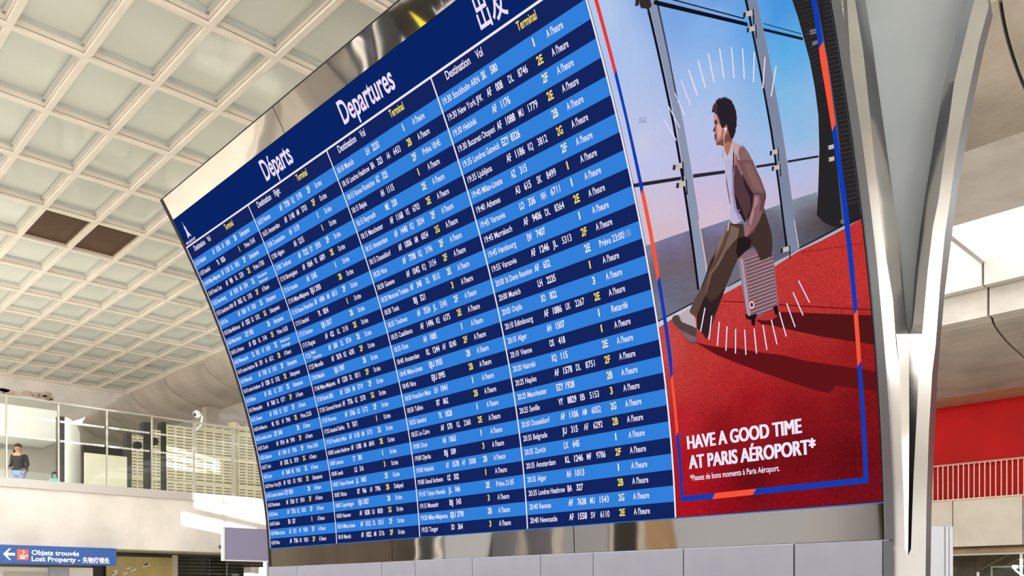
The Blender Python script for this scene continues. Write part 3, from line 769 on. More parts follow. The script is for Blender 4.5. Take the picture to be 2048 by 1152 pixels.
for Y0, Y1, T, hv_ in cols:
    rr = []
    for line in T.split('\n'):
        t, dst, f1, f2, term, st = line.split('|'); items = []
        k1 = text_request(t, LB); items.append((k1, .042, .116, 'W', 0, .41))
        if '/' in dst:
            d1_, d2_ = dst.split('/'); items += [(text_request(d1_, LB), .18, None, 'W', 1, .3), (text_request(d2_, LB), .18, None, 'W', -1, .3)]
        else: items.append((text_request(dst, LB), .18, None, 'W', 0, .40))
        a_, n_ = f1.split(' ')
        items.append((text_request(a_, BB), .565, .058 if len(a_) == 2 else .09, 'W', 0, .45)); items.append((text_request(n_, BB), .678, .0275 * len(n_), 'W', 0, .45))
        if f2:
            a_, n_ = f2.split(' '); items.append((text_request(a_, LB), .835, .056, 'W', 0, .44)); items.append((text_request(n_, LB), .95, .0270 * len(n_), 'W', 0, .44))
        items.append((text_request(term, BB), 1.172 if len(term) == 2 else 1.186, .064 if len(term) == 2 else (.014 if term == '1' else .03), 'Y', 0, .47))
        if st == 'ED': items += [(text_request(EB, LB), 1.335, .24, 'W', 1, .27), (text_request('Dernier appel', LB), 1.335, .21, 'W', -1, .27)]
        else: items.append((text_request(STAT.get(st, st), LB), 1.335, {'H': .175, 'O': .13, 'E': .24}.get(st), 'W', 0, .42))
        if st == 'Prévu 23:00': items.append((text_request('3:00', LB), 1.59, .08, 'G', 0, .42))
        rr.append(items)
    hd = [(text_request('Destination', .016), .175, .322), (text_request(hv_, .016), .578, .08 if hv_ == 'Vol' else .125), (text_request('Terminal', .016), 1.079, .216)]
    rows.append((Y0, Y1, rr, hd))
kT = [text_request('Départs', .018, 6), text_request('Departures', .018, 6), text_request('出发', .014, 4)]
kA = [text_request('HAVE A GOOD TIME', 0, 5), text_request('AT PARIS AÉROPORT*', 0, 5), text_request('*Passez de bons moments à Paris Aéroport.', .014, 4), text_request('PARIS AEROPORT', .02, 2)]
text_resolve()
MATS = ['led_dark', 'led_light', 'led_white', 'led_yellow', 'led_paleyellow', 'led_ghost']
for Y0, Y1, rr, hd in rows:
    b = MB(); patch(b, Y0, Y1, sk(0), sk(-1.23), .001, 0)
    for i, (k, u0, wd_) in enumerate(hd): text_on_board(b, k, Y0 - u0, sk(-.56), .064, Y1=Y0 - u0 - wd_, off=.0045, m=3 if i == 2 else 2)
    tb = b.build('flight_table', MATS, board)
    for r_, items in enumerate(rr):
        light = r_ % 2 == 0; b = MB(); patch(b, Y0, Y1, sk(r_ + 1), sk(r_), .001, 1 if light else 0, step=.07)
        for k, u0, wd_, colr, line, ch_ in items:
            base = sk(r_ + (.62 if line == 0 else (.42 if line == 1 else .86))); cap = ch_ * RH * (.95 if line == 0 else .9)
            mi = {'W': 2, 'Y': 4 if light else 3, 'G': 5}[colr]
            if wd_ is None:
                nv = [v[0] for v in _tm[k][0]]; wd_ = min((max(nv) - min(nv)) * .055, .352 if u0 < 1 else .3)
                text_on_board(b, k, Y0 - u0, base, cap, Y1=Y0 - u0 - wd_, off=.0045, m=mi)
            else: text_on_board(b, k, Y0 - u0, base, cap, Y1=Y0 - u0 - wd_, off=.0045, m=mi)
        b.build('flight_row', MATS, tb)
b = MB()
for yy in (YL - .005, YD1, YD2, YD3): patch(b, yy + .008, yy - .008, sk(30), sk(-1.23), .006)
patch(b, YR0 + .004, YR0 - .012, sk(30), sk(-3.95), .006); b.build('column_rule', 'led_white', board, label='thin white column rules')
b = MB(); patch(b, YL, YR0, sk(-1.32), sk(-1.18), .0065); b.build('header_rule', 'led_white', board)
b = MB(); patch(b, YL, YR0, sk(-1.23), sk(-3.95), .001); hb = b.build('title_bar', 'led_navy', board)
b = MB(); text_on_board(b, kT[0], 8.966, sk(-1.93), .205, Y1=8.352, off=.009); b.build('title_lettering', 'led_title', hb)
b = MB(); text_on_board(b, kT[1], 7.348, sk(-1.97), .200, Y1=6.476, off=.009); b.build('title_lettering', 'led_title', hb)
b = MB(); text_on_board(b, kT[2], 5.30, sk(-1.85), .20, Y1=4.97, off=.009); b.build('title_lettering', 'led_title', hb)
# small tower emblem with caption
def onb(px_, py_, off): Y, s = on_board(px_, py_); return surf(Y, s, off)
def z7(x, y): return 320 + x / 8.231, 360 + y / 8.229
em = [(358, 672), (368, 690), (405, 755), (412, 762), (428, 775), (440, 810), (470, 855), (505, 890), (524, 925), (505, 918), (492, 905), (483, 925), (480, 958), (462, 940), (452, 900), (428, 835), (410, 800), (396, 775), (400, 762)]
b = MB(); vs = [onb(*z7(*p_), .006) for p_ in em]; b.add(vs, [tuple(range(len(vs)))]); b.build('tower_emblem', 'led_title', hb)
b = MB(); text_on_board(b, kA[3], 11.235, sk(-1.42), .03, Y1=10.95, off=.006); b.build('emblem_caption', 'led_title', hb)

# ------------------------------------------------------------------ the advert on the right part of the display (a flat picture on the curved screen)
ad = MB(); patch(ad, YR0 - .012, YR, sk(30), sk(-3.95), .0008); ad = ad.build('advert_screen', 'black_edge', board)
emis_attr('ad_grad', .02, 30); emis_attr('ad_carpet', .30, 60, (1, 1, 1)); emis_attr('ad_field', .08, 14, (1, 1, 5))
AY0, AY1 = YR0 - .014, YR + .006
def to_lin(c): return [((v / 255) / 12.92 if v / 255 <= 0.04045 else ((v / 255 + 0.055) / 1.055) ** 2.4) for v in c] + [1]
def picture(name, poly, col, off, parent=ad, material=None, pts=None, smooth_cut=.11, ycut=None, k=3.0):
    """poly: outline in picture points; cut into strips that follow the curve of the screen"""
    ys = [on_board(*p_) for p_ in poly]
    bm = bmesh.new(); vsn = [bm.verts.new((y, s, 0)) for y, s in ys]
    try: bm.faces.new(vsn)
    except ValueError: bm.free(); return None
    bmesh.ops.triangulate(bm, faces=bm.faces[:])
    smin = min(s for _, s in ys); smax = max(s for _, s in ys)
    s = math.floor(smin / smooth_cut) * smooth_cut
    while s < smax:
        s += smooth_cut; bmesh.ops.bisect_plane(bm, geom=bm.verts[:] + bm.edges[:] + bm.faces[:], plane_co=(0, s, 0), plane_no=(0, 1, 0))
    for side, lim in ((1, AY0), (-1, AY1)):
        bmesh.ops.bisect_plane(bm, geom=bm.verts[:] + bm.edges[:] + bm.faces[:], plane_co=(0, 0, 0) if False else (lim, 0, 0), plane_no=(side, 0, 0), clear_outer=True)
    bmesh.ops.bisect_plane(bm, geom=bm.verts[:] + bm.edges[:] + bm.faces[:], plane_co=(0, sk(-3.95), 0), plane_no=(0, 1, 0), clear_outer=True)
    bmesh.ops.bisect_plane(bm, geom=bm.verts[:] + bm.edges[:] + bm.faces[:], plane_co=(0, sk(30), 0), plane_no=(0, -1, 0), clear_outer=True)
    if ycut:
        y = AY1
        while y < AY0: y += ycut; bmesh.ops.bisect_plane(bm, geom=bm.verts[:] + bm.edges[:] + bm.faces[:], plane_co=(y, 0, 0), plane_no=(1, 0, 0))
    if not bm.faces: bm.free(); return None
    if pts:
        P = [(on_board(a_, b_), to_lin(c_)) for a_, b_, c_ in pts]; lay = bm.loops.layers.float_color.new('col')
        for f in bm.faces:
            for l in f.loops:
                y, s_ = l.vert.co.x, l.vert.co.y; wsum = 0; acc = [0, 0, 0]
                for (py, ps_), c_ in P:
                    w_ = 1 / (((y - py) ** 2 + (s_ - ps_) ** 2) ** (k / 2) + 1e-4); wsum += w_
                    for q in range(3): acc[q] += w_ * c_[q]
                l[lay] = (acc[0] / wsum, acc[1] / wsum, acc[2] / wsum, 1)
    for v in bm.verts: v.co = surf(v.co.x, v.co.y, off)
    off0 = Vector((5.6, 3.4, 2)); bmesh.ops.translate(bm, verts=bm.verts, vec=-off0)
    me = bpy.data.meshes.new(name); bm.to_mesh(me); bm.free(); me.materials.append(material if material else flatmat(col))
    o = bpy.data.objects.new(name, me); C.objects.link(o); o.parent = parent; o.location = off0 - world_loc(parent); return o
_fm = {}
def flatmat(c):
    if c not in _fm: _fm[c] = emis('picture_%d_%d_%d' % c, c)
    return _fm[c]
def layer(name, pols, off, parent=ad):
    """several flat colour shapes of one pictured thing joined in one mesh"""
    bm = bmesh.new(); mats = []
    for i, (poly, col) in enumerate(pols):
        o = picture('x', poly, col, off + i * .00022, parent)
        if o is None: continue
        m_ = o.data.materials[0]
        if m_ not in mats: mats.append(m_)
        idx = mats.index(m_); n0 = len(bm.faces); bm.from_mesh(o.data); bm.faces.ensure_lookup_table()
        for f in bm.faces[n0:]: f.material_index = idx
        me = o.data; loc = o.location.copy(); bpy.data.objects.remove(o); bpy.data.meshes.remove(me)
    me = bpy.data.meshes.new(name); bm.to_mesh(me); bm.free()
    for m_ in mats: me.materials.append(m_)
    o = bpy.data.objects.new(name, me); C.objects.link(o); o.parent = parent; o.location = loc; return o
def bar(x0, y0, x1, y1, wpx):
    d_ = Vector((x1 - x0, y1 - y0)); n_ = Vector((-d_.y, d_.x)).normalized() * wpx / 2
    return [(x0 + n_.x, y0 + n_.y), (x1 + n_.x, y1 + n_.y), (x1 - n_.x, y1 - n_.y), (x0 - n_.x, y0 - n_.y)]
c8 = lambda x, y: (1300 + x / 3.6, 420 + y / 3.6)
c7 = lambda x, y: (1280 + x / 3.6, 120 + y / 3.6)
h1 = lambda x, y: (1400 + x / 6.4, 170 + y / 6.4)
h2 = lambda x, y: (1400 + x / 5.76, 320 + y / 5.76)
h3 = lambda x, y: (1330 + x / 5.76, 500 + y / 5.76)
SKY = [(1200, 20, (178, 200, 236)), (1260, 120, (172, 195, 236)), (1250, 250, (184, 196, 232)), (1300, 330, (190, 196, 232)), (1280, 300, (196, 200, 230)), (1350, 20, (120, 165, 226)), (1420, 60, (130, 175, 232)), (1420, 160, (160, 190, 234)), (1400, 260, (182, 194, 232)),
       (1380, 330, (190, 190, 228)), (1400, 400, (206, 186, 216)), (1420, 440, (212, 190, 204)), (1320, 410, (208, 192, 214)), (1330, 470, (208, 186, 196)), (1280, 430, (200, 190, 210)), (1500, 60, (100, 166, 230)), (1560, 20, (70, 150, 222)), (1580, 100, (90, 172, 228)), (1560, 200, (128, 186, 228)),
       (1600, 260, (140, 186, 226)), (1540, 300, (160, 190, 232)), (1600, 340, (178, 190, 228)), (1560, 390, (196, 186, 216)), (1620, 370, (190, 184, 214)), (1450, -60, (80, 140, 215)), (1600, -100, (40, 110, 200)), (1300, -100, (110, 150, 215)), (1500, 400, (206, 188, 214))]
picture('pictured_sky', [(1120, -260), (1720, -260), (1720, 470), (1500, 480), (1290, 540), (1230, 540), (1180, 200)], None, .0014, material=M['ad_grad'], pts=SKY, ycut=.12)
FLD = [(1300, 495, (132, 124, 150)), (1350, 480, (128, 122, 160)), (1440, 452, (130, 128, 168)), (1340, 500, (108, 98, 122)), (1430, 480, (110, 96, 118)), (1350, 530, (112, 98, 104)), (1400, 520, (112, 96, 100)), (1320, 545, (108, 98, 106)), (1340, 575, (104, 104, 128)), (1370, 590, (106, 104, 120)), (1320, 620, (118, 116, 134)),
       (1570, 415, (142, 150, 168)), (1620, 396, (140, 150, 172)), (1560, 440, (98, 94, 110)), (1620, 425, (104, 88, 96)), (1640, 440, (82, 72, 76)), (1570, 480, (92, 92, 112)), (1620, 470, (86, 84, 96)), (1660, 450, (60, 56, 60)), (1450, 560, (110, 108, 122))]
picture('pictured_landscape', [(1285, 494), (1305, 487), (1345, 472), (1375, 462), (1405, 457), (1455, 440), (1500, 430), (1532, 419), (1560, 409), (1587, 399), (1634, 384), (1640, 432), (1700, 440), (1700, 470), (1590, 510), (1450, 580), (1386, 607), (1300, 650), (1280, 560)], None, .0018, material=M['ad_field'], pts=FLD, ycut=.1)
RED = [(1330, 700, (196, 74, 70)), (1345, 760, (189, 57, 54)), (1360, 840, (180, 34, 43)), (1365, 930, (172, 22, 35)), (1380, 1010, (171, 19, 33)), (1460, 620, (191, 58, 58)), (1560, 560, (189, 55, 52)), (1660, 500, (189, 53, 50)), (1720, 460, (193, 49, 49)), (1700, 560, (189, 51, 50)), (1640, 620, (184, 49, 49)),
       (1500, 720, (180, 43, 45)), (1420, 720, (187, 53, 50)), (1450, 760, (178, 41, 43)), (1620, 740, (163, 32, 35)), (1720, 700, (150, 28, 31)), (1500, 800, (158, 24, 31)), (1600, 820, (134, 20, 27)), (1720, 820, (119, 19, 25)), (1450, 860, (138, 19, 27)), (1600, 900, (110, 15, 23)), (1700, 920, (99, 13, 21)),
       (1500, 960, (103, 13, 21)), (1450, 1010, (145, 15, 29)), (1600, 1000, (128, 15, 27)), (1740, 990, (114, 17, 27))]
picture('pictured_carpet', [(1300, 664), (1317, 655.6), (1345, 638), (1386, 618), (1451, 586.7), (1483, 568.6), (1550, 532.5), (1598.6, 502), (1655, 474), (1723.6, 438), (1750, 428), (1830, 1060), (1330, 1080)], None, .0019, material=M['ad_carpet'], pts=RED, ycut=.1)
SHC = (88, 20, 22)
layer('pictured_shadow', [
    ([(1389, 683), (1412, 690), (1444, 695), (1477, 697), (1516, 704), (1563, 710), (1610, 721), (1661, 729), (1718, 737), (1770, 746), (1775, 786), (1752, 782), (1705, 776.5), (1672, 771), (1640, 769), (1660, 786), (1640, 783), (1618, 776.5), (1571, 761), (1520, 743), (1477, 727.5), (1430, 708)], (96, 20, 24)),
    ([(1511, 639), (1530, 641), (1545, 640), (1564, 624), (1620, 626), (1711, 629.7), (1770, 632), (1775, 692), (1740, 688), (1647, 674), (1577.8, 659), (1544, 651), (1522, 648)], (82, 22, 24)),
    (bar(1446, 602.6, 1491, 604.5, 2.4), (130, 26, 30)), (bar(1556, 609.5, 1770, 621, 3.0), (120, 26, 30)), (bar(1604, 504, 1728, 487, 1.6), (140, 32, 34)), ([(1730, 486), (1762, 482), (1766, 488), (1730, 488)], (150, 34, 36))], .0024)
LV = (38, 36, 38)
louv = [([(1570, -80), (1584.7, 0), (1596.4, 35), (1608, 77), (1620, 122), (1630, 175.6), (1637, 231), (1639, 298), (1637, 370), (1634, 431), (1650, 446), (1672, 455), (1700, 449), (1728, 436), (1725, 380), (1700, 100), (1660, -80)], LV)]
for q in range(46):
    y_ = -10 + q * 9.2; xr = 1662 + y_ * .145 if y_ > 0 else 1662
    louv.append((bar(1646 + y_ * .10, y_ + 6, 1680 + y_ * .125, y_ - 4, 2.2), (58, 54, 56)))
for q in range(20): y_ = q * 9.; louv.append((bar(1594 + q * 2.1, y_ - 8 + 6, 1628 + q * 1.1, y_ - 12, 1.6), (56, 52, 56)))
layer('pictured_louvres', louv, .0026)
PG = (138, 147, 172); PD = (92, 98, 124); BK = (18, 18, 28)
posts = [([(1289, -60), (1296, 0), (1324, 120), (1353, 250), (1381, 440), (1399, 578), (1399, 590), (1418, 590), (1414, 530), (1399, 440), (1368, 250), (1340, 120), (1316, 0), (1302, -60)], PG),
         ([(1283, -60), (1290, 0), (1318, 120), (1346, 253), (1376, 440), (1395, 580), (1399.5, 580), (1381, 440), (1351, 253), (1323, 120), (1295, 0), (1288, -60)], BK),
         ([(1302, -60), (1316, 0), (1341, 120), (1356, 200), (1353, 200), (1338, 120), (1312, 0), (1299, -60)], (60, 66, 92)),
         ([(1399, 440), (1414, 530), (1418, 590), (1415.5, 590), (1411.5, 530), (1396.5, 440)], (208, 190, 180)),
         ([(1486, -60), (1495.6, 0), (1519, 120), (1545, 260), (1569, 440), (1579, 505), (1600, 500), (1590, 440), (1565, 260), (1540, 120), (1514, 0), (1504, -60)], (124, 134, 158)),
         ([(1482, -60), (1490, 0), (1515, 120), (1541, 262), (1565, 440), (1572, 498), (1576, 497), (1569, 440), (1545, 260), (1519, 120), (1495, 0), (1486, -60)], BK),
         ([(1590, 440), (1600, 500), (1597.6, 500.6), (1587.8, 440)], (196, 180, 176)),
         ([(1612, -60), (1625, 0), (1636, 60), (1646, 120), (1668, 270), (1681, 400), (1686, 452), (1694, 449), (1690, 400), (1677, 262), (1656, 120), (1645, 60), (1634, 0), (1624, -60)], (88, 92, 116))]
sill = [([(1305, 650), (1317, 643), (1386, 607), (1450, 575), (1457, 572), (1457, 580), (1451, 586.7), (1386, 618), (1345, 638), (1317, 656), (1303, 664)], (196, 200, 212)), (bar(1300, 651, 1317, 641.5, 3), BK), (bar(1317, 642.5, 1388, 605.5, 2.6), BK), (bar(1455, 574, 1485, 557, 2), BK),
        ([(1450, 577), (1485, 559), (1552, 524), (1575, 512), (1600, 498), (1640, 478), (1690, 451), (1700, 452), (1640, 483), (1598.6, 502), (1550, 533), (1483, 569), (1451, 587)], (168, 178, 192)), (bar(1598, 497, 1690, 449, 2), BK)]
br = [([(1266, 367.6), (1363, 353), (1363, 360), (1268, 375)], (40, 38, 48)), ([(1387, 348.5), (1452, 340), (1452, 346.8), (1387, 356)], (44, 42, 54)), ([(1513, 331), (1551, 325), (1551, 330.6), (1513, 336)], (44, 42, 54)), ([(1576, 321), (1638, 310.5), (1638, 315), (1576, 325.6)], (40, 42, 56)),
      ([(1310, 0), (1317.5, 1.5), (1495.6, 45), (1497, 53), (1317.5, 11), (1308, 8)], BK), (bar(1338, -3, 1490, 37.5, 2.6), BK), (bar(1528, 47, 1604, 68, 1.8), (20, 40, 80)), ([(1528, 56), (1607, 75), (1607, 81), (1528, 62)], (26, 30, 46))]
def clamp(x_, y_, s_=1.0, dark=False):
    A = (196, 184, 176) if not dark else (120, 116, 116)
    return [([(x_ - 10 * s_, y_ - 9 * s_), (x_ + 8 * s_, y_ - 14 * s_), (x_ + 9 * s_, y_ - 2 * s_), (x_ - 2 * s_, y_ + 1 * s_), (x_ - 12 * s_, y_ + 3 * s_)], A), ([(x_ - 13 * s_, y_ - 8 * s_), (x_ - 7 * s_, y_ - 8 * s_), (x_ - 8 * s_, y_ + 3 * s_), (x_ - 14 * s_, y_ + 4 * s_)], (48, 42, 44)),
            ([(x_ + 7 * s_, y_ - 16 * s_), (x_ + 10 * s_, y_ - 15 * s_), (x_ + 12 * s_, y_ + 18 * s_), (x_ + 9 * s_, y_ + 19 * s_)], (40, 38, 44))]
fr = posts + sill + br
for (x_, y_, s_, dk_) in ((1359, 337, .9, 0), (1366, 373, .9, 0), (1551, 308, .75, 0), (1555, 339, .75, 0), (1500, 32, .9, 0), (1506, 62, .8, 0), (1664, 298, .7, 0), (1665, 322, .7, 0), (1628, 68, .8, 1), (1632, 90, .7, 1), (1574, 503, .8, 0), (1688, 446, .6, 1), (1288, 8, 1.1, 1)): fr += clamp(x_, y_, s_, dk_)
fr += [([(1280, 0), (1302, -4), (1306, 12), (1300, 18), (1284, 16)], (52, 44, 46)), (bar(1280, 238, 1290, 236, 4), (160, 168, 204)), (bar(1293, 232, 1294, 246, 2), (150, 158, 196)), (bar(1280, 244, 1294, 242, 5), (162, 168, 206))]
layer('pictured_window_frame', fr, .0032)
# pictured suitcase
sc_ = [([c8(*p_) for p_ in ((640, 350), (700, 300), (885, 290), (892, 420), (930, 690), (905, 700), (800, 765), (765, 775), (700, 760), (680, 640), (655, 480))], (136, 104, 114)),
       ([c8(*p_) for p_ in ((642, 350), (672, 350), (690, 480), (712, 640), (730, 765), (702, 762), (680, 640), (655, 480))], (170, 150, 166))]
for q in range(17):
    y_ = 352 + q * 25.5; xl = 675 + (y_ - 350) * .11; xr = 888 + (y_ - 350) * .075
    sc_.append(([c8(xl, y_), c8(xl + 16, y_ + 8), c8(xr, y_ - 62), c8(xr - 2, y_ - 70), c8(xl + 14, y_ + 1)], (166, 132, 142))); sc_.append(([c8(xl + 14, y_ + 12), c8(xl + 18, y_ + 18), c8(xr, y_ - 50), c8(xr, y_ - 56)], (92, 62, 72)))
sc_ += [([c8(*p_) for p_ in ((650, 350), (655, 350), (690, 640), (708, 760), (703, 760), (684, 640))], (96, 84, 104)),
        ([c8(*p_) for p_ in ((692, 748), (712, 750), (716, 785), (700, 785))], (40, 26, 30)), ([c8(*p_) for p_ in ((712, 765), (775, 745), (776, 770), (765, 780), (764, 832), (740, 832), (736, 790), (718, 790))], (26, 20, 24)),
        ([c8(*p_) for p_ in ((892, 700), (925, 684), (928, 710), (935, 755), (908, 757), (905, 735))], (26, 20, 24))]
def disc(x_, y_, rx_, ry_, n=18): return [(x_ + rx_ * math.cos(2 * math.pi * i / n), y_ + ry_ * math.sin(2 * math.pi * i / n)) for i in range(n)]
sc_ += [(disc(1505.8, 609.7, 6.0, 9.8), (206, 70, 62)), (disc(1505.8, 609.7, 4.7, 7.6), (240, 224, 228)), (disc(1505.8, 609.7, 2.9, 4.8), (40, 44, 92))]
layer('pictured_suitcase', sc_, .0076)
# pictured traveller
def P_(f, pts_): return [f(*p_) for p_ in pts_]
tr = [
 (P_(c8, [(165, 780), (180, 758), (215, 755), (290, 722), (330, 770), (345, 860), (345, 930), (330, 962), (300, 968), (260, 915), (215, 855), (170, 812)]), (98, 76, 80)),
 (P_(c8, [(215, 758), (285, 705), (335, 780), (342, 850), (300, 830), (240, 815)]), (186, 172, 180)),
 (P_(c8, [(168, 785), (185, 765), (212, 765), (225, 800), (330, 845), (345, 900), (325, 912), (250, 870), (200, 840)]), (84, 66, 66)),
 (P_(c8, [(225, 865), (300, 900), (342, 915), (335, 945), (300, 950), (262, 915)]), (128, 96, 108)),
 (P_(c8, [(570, 85), (565, 150), (520, 200), (480, 290), (440, 370), (405, 480), (370, 570), (330, 640), (292, 725), (298, 742), (330, 765), (400, 700), (470, 560), (600, 300), (640, 120)]), (92, 70, 62)),
 (P_(c8, [(590, 95), (575, 175), (530, 290), (470, 400), (440, 450), (420, 530), (400, 620), (345, 760), (345, 850), (380, 880), (413, 932), (440, 880), (456, 830), (480, 760), (560, 540), (640, 350), (720, 280), (740, 200), (690, 190), (680, 100), (620, 98)]), (72, 52, 46)),
 (P_(c8, [(590, 110), (578, 175), (535, 290), (478, 400), (440, 450), (416, 560), (400, 620), (412, 600), (432, 540), (452, 460), (500, 400), (560, 290), (600, 240), (640, 200), (650, 130)]), (122, 96, 84)),
 (P_(c8, [(404, 620), (345, 760), (350, 850), (385, 880), (413, 925), (440, 860), (470, 760), (520, 640), (560, 540), (500, 620), (450, 660)]), (48, 34, 34)),
 (P_(c8, [(455, 345), (440, 372), (405, 480), (372, 570), (385, 560), (420, 470), (462, 380), (505, 300), (480, 320)]), (60, 44, 42)),
 (P_(c8, [(575, 80), (580, 90), (572, 150), (566, 148)]), (214, 206, 214)),
 (P_(c8, [(500, 240), (560, 110), (572, 112), (530, 230), (470, 370)]), (134, 108, 96)),
 # coat: lower, body
 (P_(h2, [(400, 0), (620, 0), (660, 100), (720, 230), (770, 370), (775, 430), (750, 540), (790, 680), (840, 830), (850, 1000), (835, 1150), (820, 1100), (800, 1110)] ) + [c8(885, 325), c8(850, 350), c8(805, 366), c8(780, 310), c8(760, 260), c8(650, 330), c8(700, 250), c8(720, 200)] + P_(h2, [(560, 880), (540, 830), (560, 700), (440, 560), (405, 400), (398, 200)]), (88, 62, 62)),
 (P_(h2, [(640, 830), (730, 620), (770, 620), (810, 760), (845, 900), (848, 1020), (835, 1150)]) + [c8(880, 325), c8(850, 350), c8(806, 364), c8(780, 300), c8(745, 250), c8(700, 260), c8(690, 200)], (66, 48, 46)),
 (P_(c8, [(640, 200), (700, 190), (740, 215), (730, 270), (700, 290), (650, 340), (640, 350), (630, 300)]), (34, 26, 28)),
 (P_(h1, [(440, 700), (470, 745), (540, 760), (590, 800), (640, 870), (690, 970), (730, 1060), (765, 1152), (445, 1152), (440, 860)]), (134, 98, 102)),
 (P_(h1, [(440, 700), (470, 745), (540, 760), (560, 780), (520, 800), (505, 860), (520, 960), (560, 1152), (447, 1152), (455, 860), (430, 780)]), (190, 160, 166)),
 (P_(h1, [(470, 880), (490, 900), (520, 1020), (560, 1152), (470, 1152), (460, 1000)]), (146, 104, 108)),
 (P_(h2, [(440, 0), (620, 0), (660, 100), (720, 230), (770, 370), (740, 395), (700, 380), (620, 380), (570, 270), (500, 150)]), (118, 82, 84)),
 (P_(h2, [(520, 40), (600, 40), (680, 220), (740, 360), (700, 365), (640, 330), (580, 200)]), (134, 96, 96)),
 (P_(h2, [(412, 60), (440, 60), (500, 200), (560, 300), (630, 390), (640, 420), (620, 560), (560, 700), (520, 620), (470, 500), (430, 440), (408, 380)]), (84, 56, 64)),
 (P_(h2, [(500, 160), (560, 290), (630, 388), (636, 440), (620, 560), (575, 680), (555, 650), (600, 560), (590, 430), (530, 300)]), (46, 34, 42)),
 (P_(h2, [(405, 380), (440, 430), (470, 500), (520, 620), (550, 690), (535, 720), (440, 570)]), (44, 32, 38)),
 (P_(h2, [(635, 400), (690, 395), (742, 410), (765, 470), (745, 560), (700, 700), (640, 790), (600, 840), (560, 880), (535, 820), (545, 760), (590, 640), (620, 540)]), (132, 92, 96)),
 (P_(h2, [(650, 410), (690, 440), (680, 500), (640, 560), (630, 650), (600, 760), (580, 740), (600, 640), (640, 500)]), (172, 128, 134)),
 (P_(h2, [(545, 750), (600, 780), (570, 840), (560, 880), (535, 830)]), (164, 104, 92)),
 (P_(h2, [(700, 400), (745, 420), (768, 470), (750, 540), (720, 600), (700, 560), (720, 480)]), (100, 68, 70)),
 # shirt
 (P_(h1, [(318, 820), (335, 840), (370, 912), (412, 850), (440, 845), (447, 1152), (342, 1152), (330, 1000)]), (196, 184, 208)),
 (P_(h2, [(303, 0), (400, 0), (397, 200), (412, 400), (440, 560), (505, 690), (440, 735), (400, 737), (362, 695), (372, 520), (350, 400), (315, 200)]), (186, 178, 208)),
 (P_(h2, [(380, 60), (398, 60), (397, 200), (412, 400), (440, 560), (505, 690), (470, 690), (410, 560), (385, 380)]), (150, 140, 178)),
 (P_(h2, [(312, 150), (325, 220), (345, 340), (368, 500), (362, 520), (340, 400), (318, 260)]), (120, 96, 116)),
 (P_(h1, [(442, 860), (455, 870), (458, 1010), (452, 1152), (444, 1152), (440, 980)]), (48, 36, 46)),
 (P_(h1, [(395, 855), (420, 815), (440, 700), (452, 720), (430, 800), (415, 880)]), (198, 176, 190)),
 # neck and face
 (P_(h1, [(245, 380), (265, 430), (285, 500), (300, 545), (330, 545), (355, 505), (378, 530), (385, 600), (410, 660), (437, 690), (428, 740), (400, 840), (370, 912), (345, 855), (310, 775), (260, 768), (240, 776), (228, 752), (234, 722), (230, 708), (212, 702), (204, 682), (214, 668), (206, 655), (220, 645), (206, 625), (212, 605), (190, 597), (185, 575), (200, 545), (208, 520), (200, 480), (206, 455), (198, 420), (196, 372), (215, 362)]), (172, 116, 106)),
 (P_(h1, [(196, 372), (215, 362), (240, 380), (232, 440), (200, 440)]), (196, 150, 160)),
 (P_(h1, [(240, 500), (275, 500), (300, 560), (290, 640), (262, 700), (245, 640), (236, 560)]), (214, 160, 160)),
 (P_(h1, [(186, 577), (202, 548), (210, 520), (218, 560), (214, 600), (192, 598)]), (92, 56, 62)),
 (P_(h1, [(204, 460), (225, 448), (240, 470), (238, 480), (222, 466), (206, 478)]), (50, 34, 40)),
 (P_(h1, [(212, 486), (232, 480), (240, 500), (228, 506), (214, 500)]), (48, 34, 42)),
 (P_(h1, [(206, 625), (232, 640), (228, 655), (222, 700), (212, 700), (204, 682), (214, 668), (206, 655)]), (78, 40, 48)),
 (P_(h1, [(228, 745), (250, 730), (300, 700), (330, 660), (380, 610), (430, 690), (425, 740), (395, 700), (350, 740), (320, 790), (300, 770), (260, 765), (240, 776)]), (120, 74, 64)),
 (P_(h1, [(350, 740), (395, 720), (425, 745), (400, 840), (372, 905), (345, 855)]), (178, 112, 84)),
 (P_(h1, [(345, 520), (365, 512), (380, 535), (378, 580), (360, 590), (345, 560)]), (160, 100, 96)),
 # hair with a curly outline
 (P_(h1, [(172, 352), (186, 330), (176, 322), (182, 300), (192, 290), (180, 258), (198, 265), (200, 240), (220, 228), (226, 190), (240, 200), (250, 165), (262, 185), (272, 155), (290, 180), (300, 150), (316, 172), (332, 140), (344, 168), (362, 150), (378, 180), (398, 172), (412, 195), (430, 200), (440, 235), (460, 260), (470, 300), (484, 330), (488, 380), (494, 420), (490, 470), (492, 520), (478, 560), (478, 600), (462, 640), (452, 668), (437, 694), (410, 664), (385, 602), (376, 560), (372, 520), (352, 505), (332, 542), (300, 548), (284, 505), (266, 432), (246, 388), (218, 366), (198, 346)]), (40, 32, 40)),
 (P_(h1, [(180, 300), (200, 250), (230, 215), (250, 260), (240, 330), (255, 380), (220, 362), (196, 340)]), (66, 50, 62)),
 (bar(*h1(352, 556), *h1(340, 600), 2.6), (240, 220, 220)), (disc(*h1(350, 562), 2.4, 3.0, 12), (246, 230, 230)), (bar(*h1(340, 596), *h1(330, 680), 1.5), (226, 190, 180)), (bar(*h1(330, 680), *h1(332, 820), 1.4), (222, 180, 164)), (bar(*h1(313, 840), *h1(312, 930), .8), (90, 90, 120)),
 (disc(*h2(472, 578), 1.0, 1.2, 8), (230, 220, 224)),
]
layer('pictured_traveller', tr, .0150)
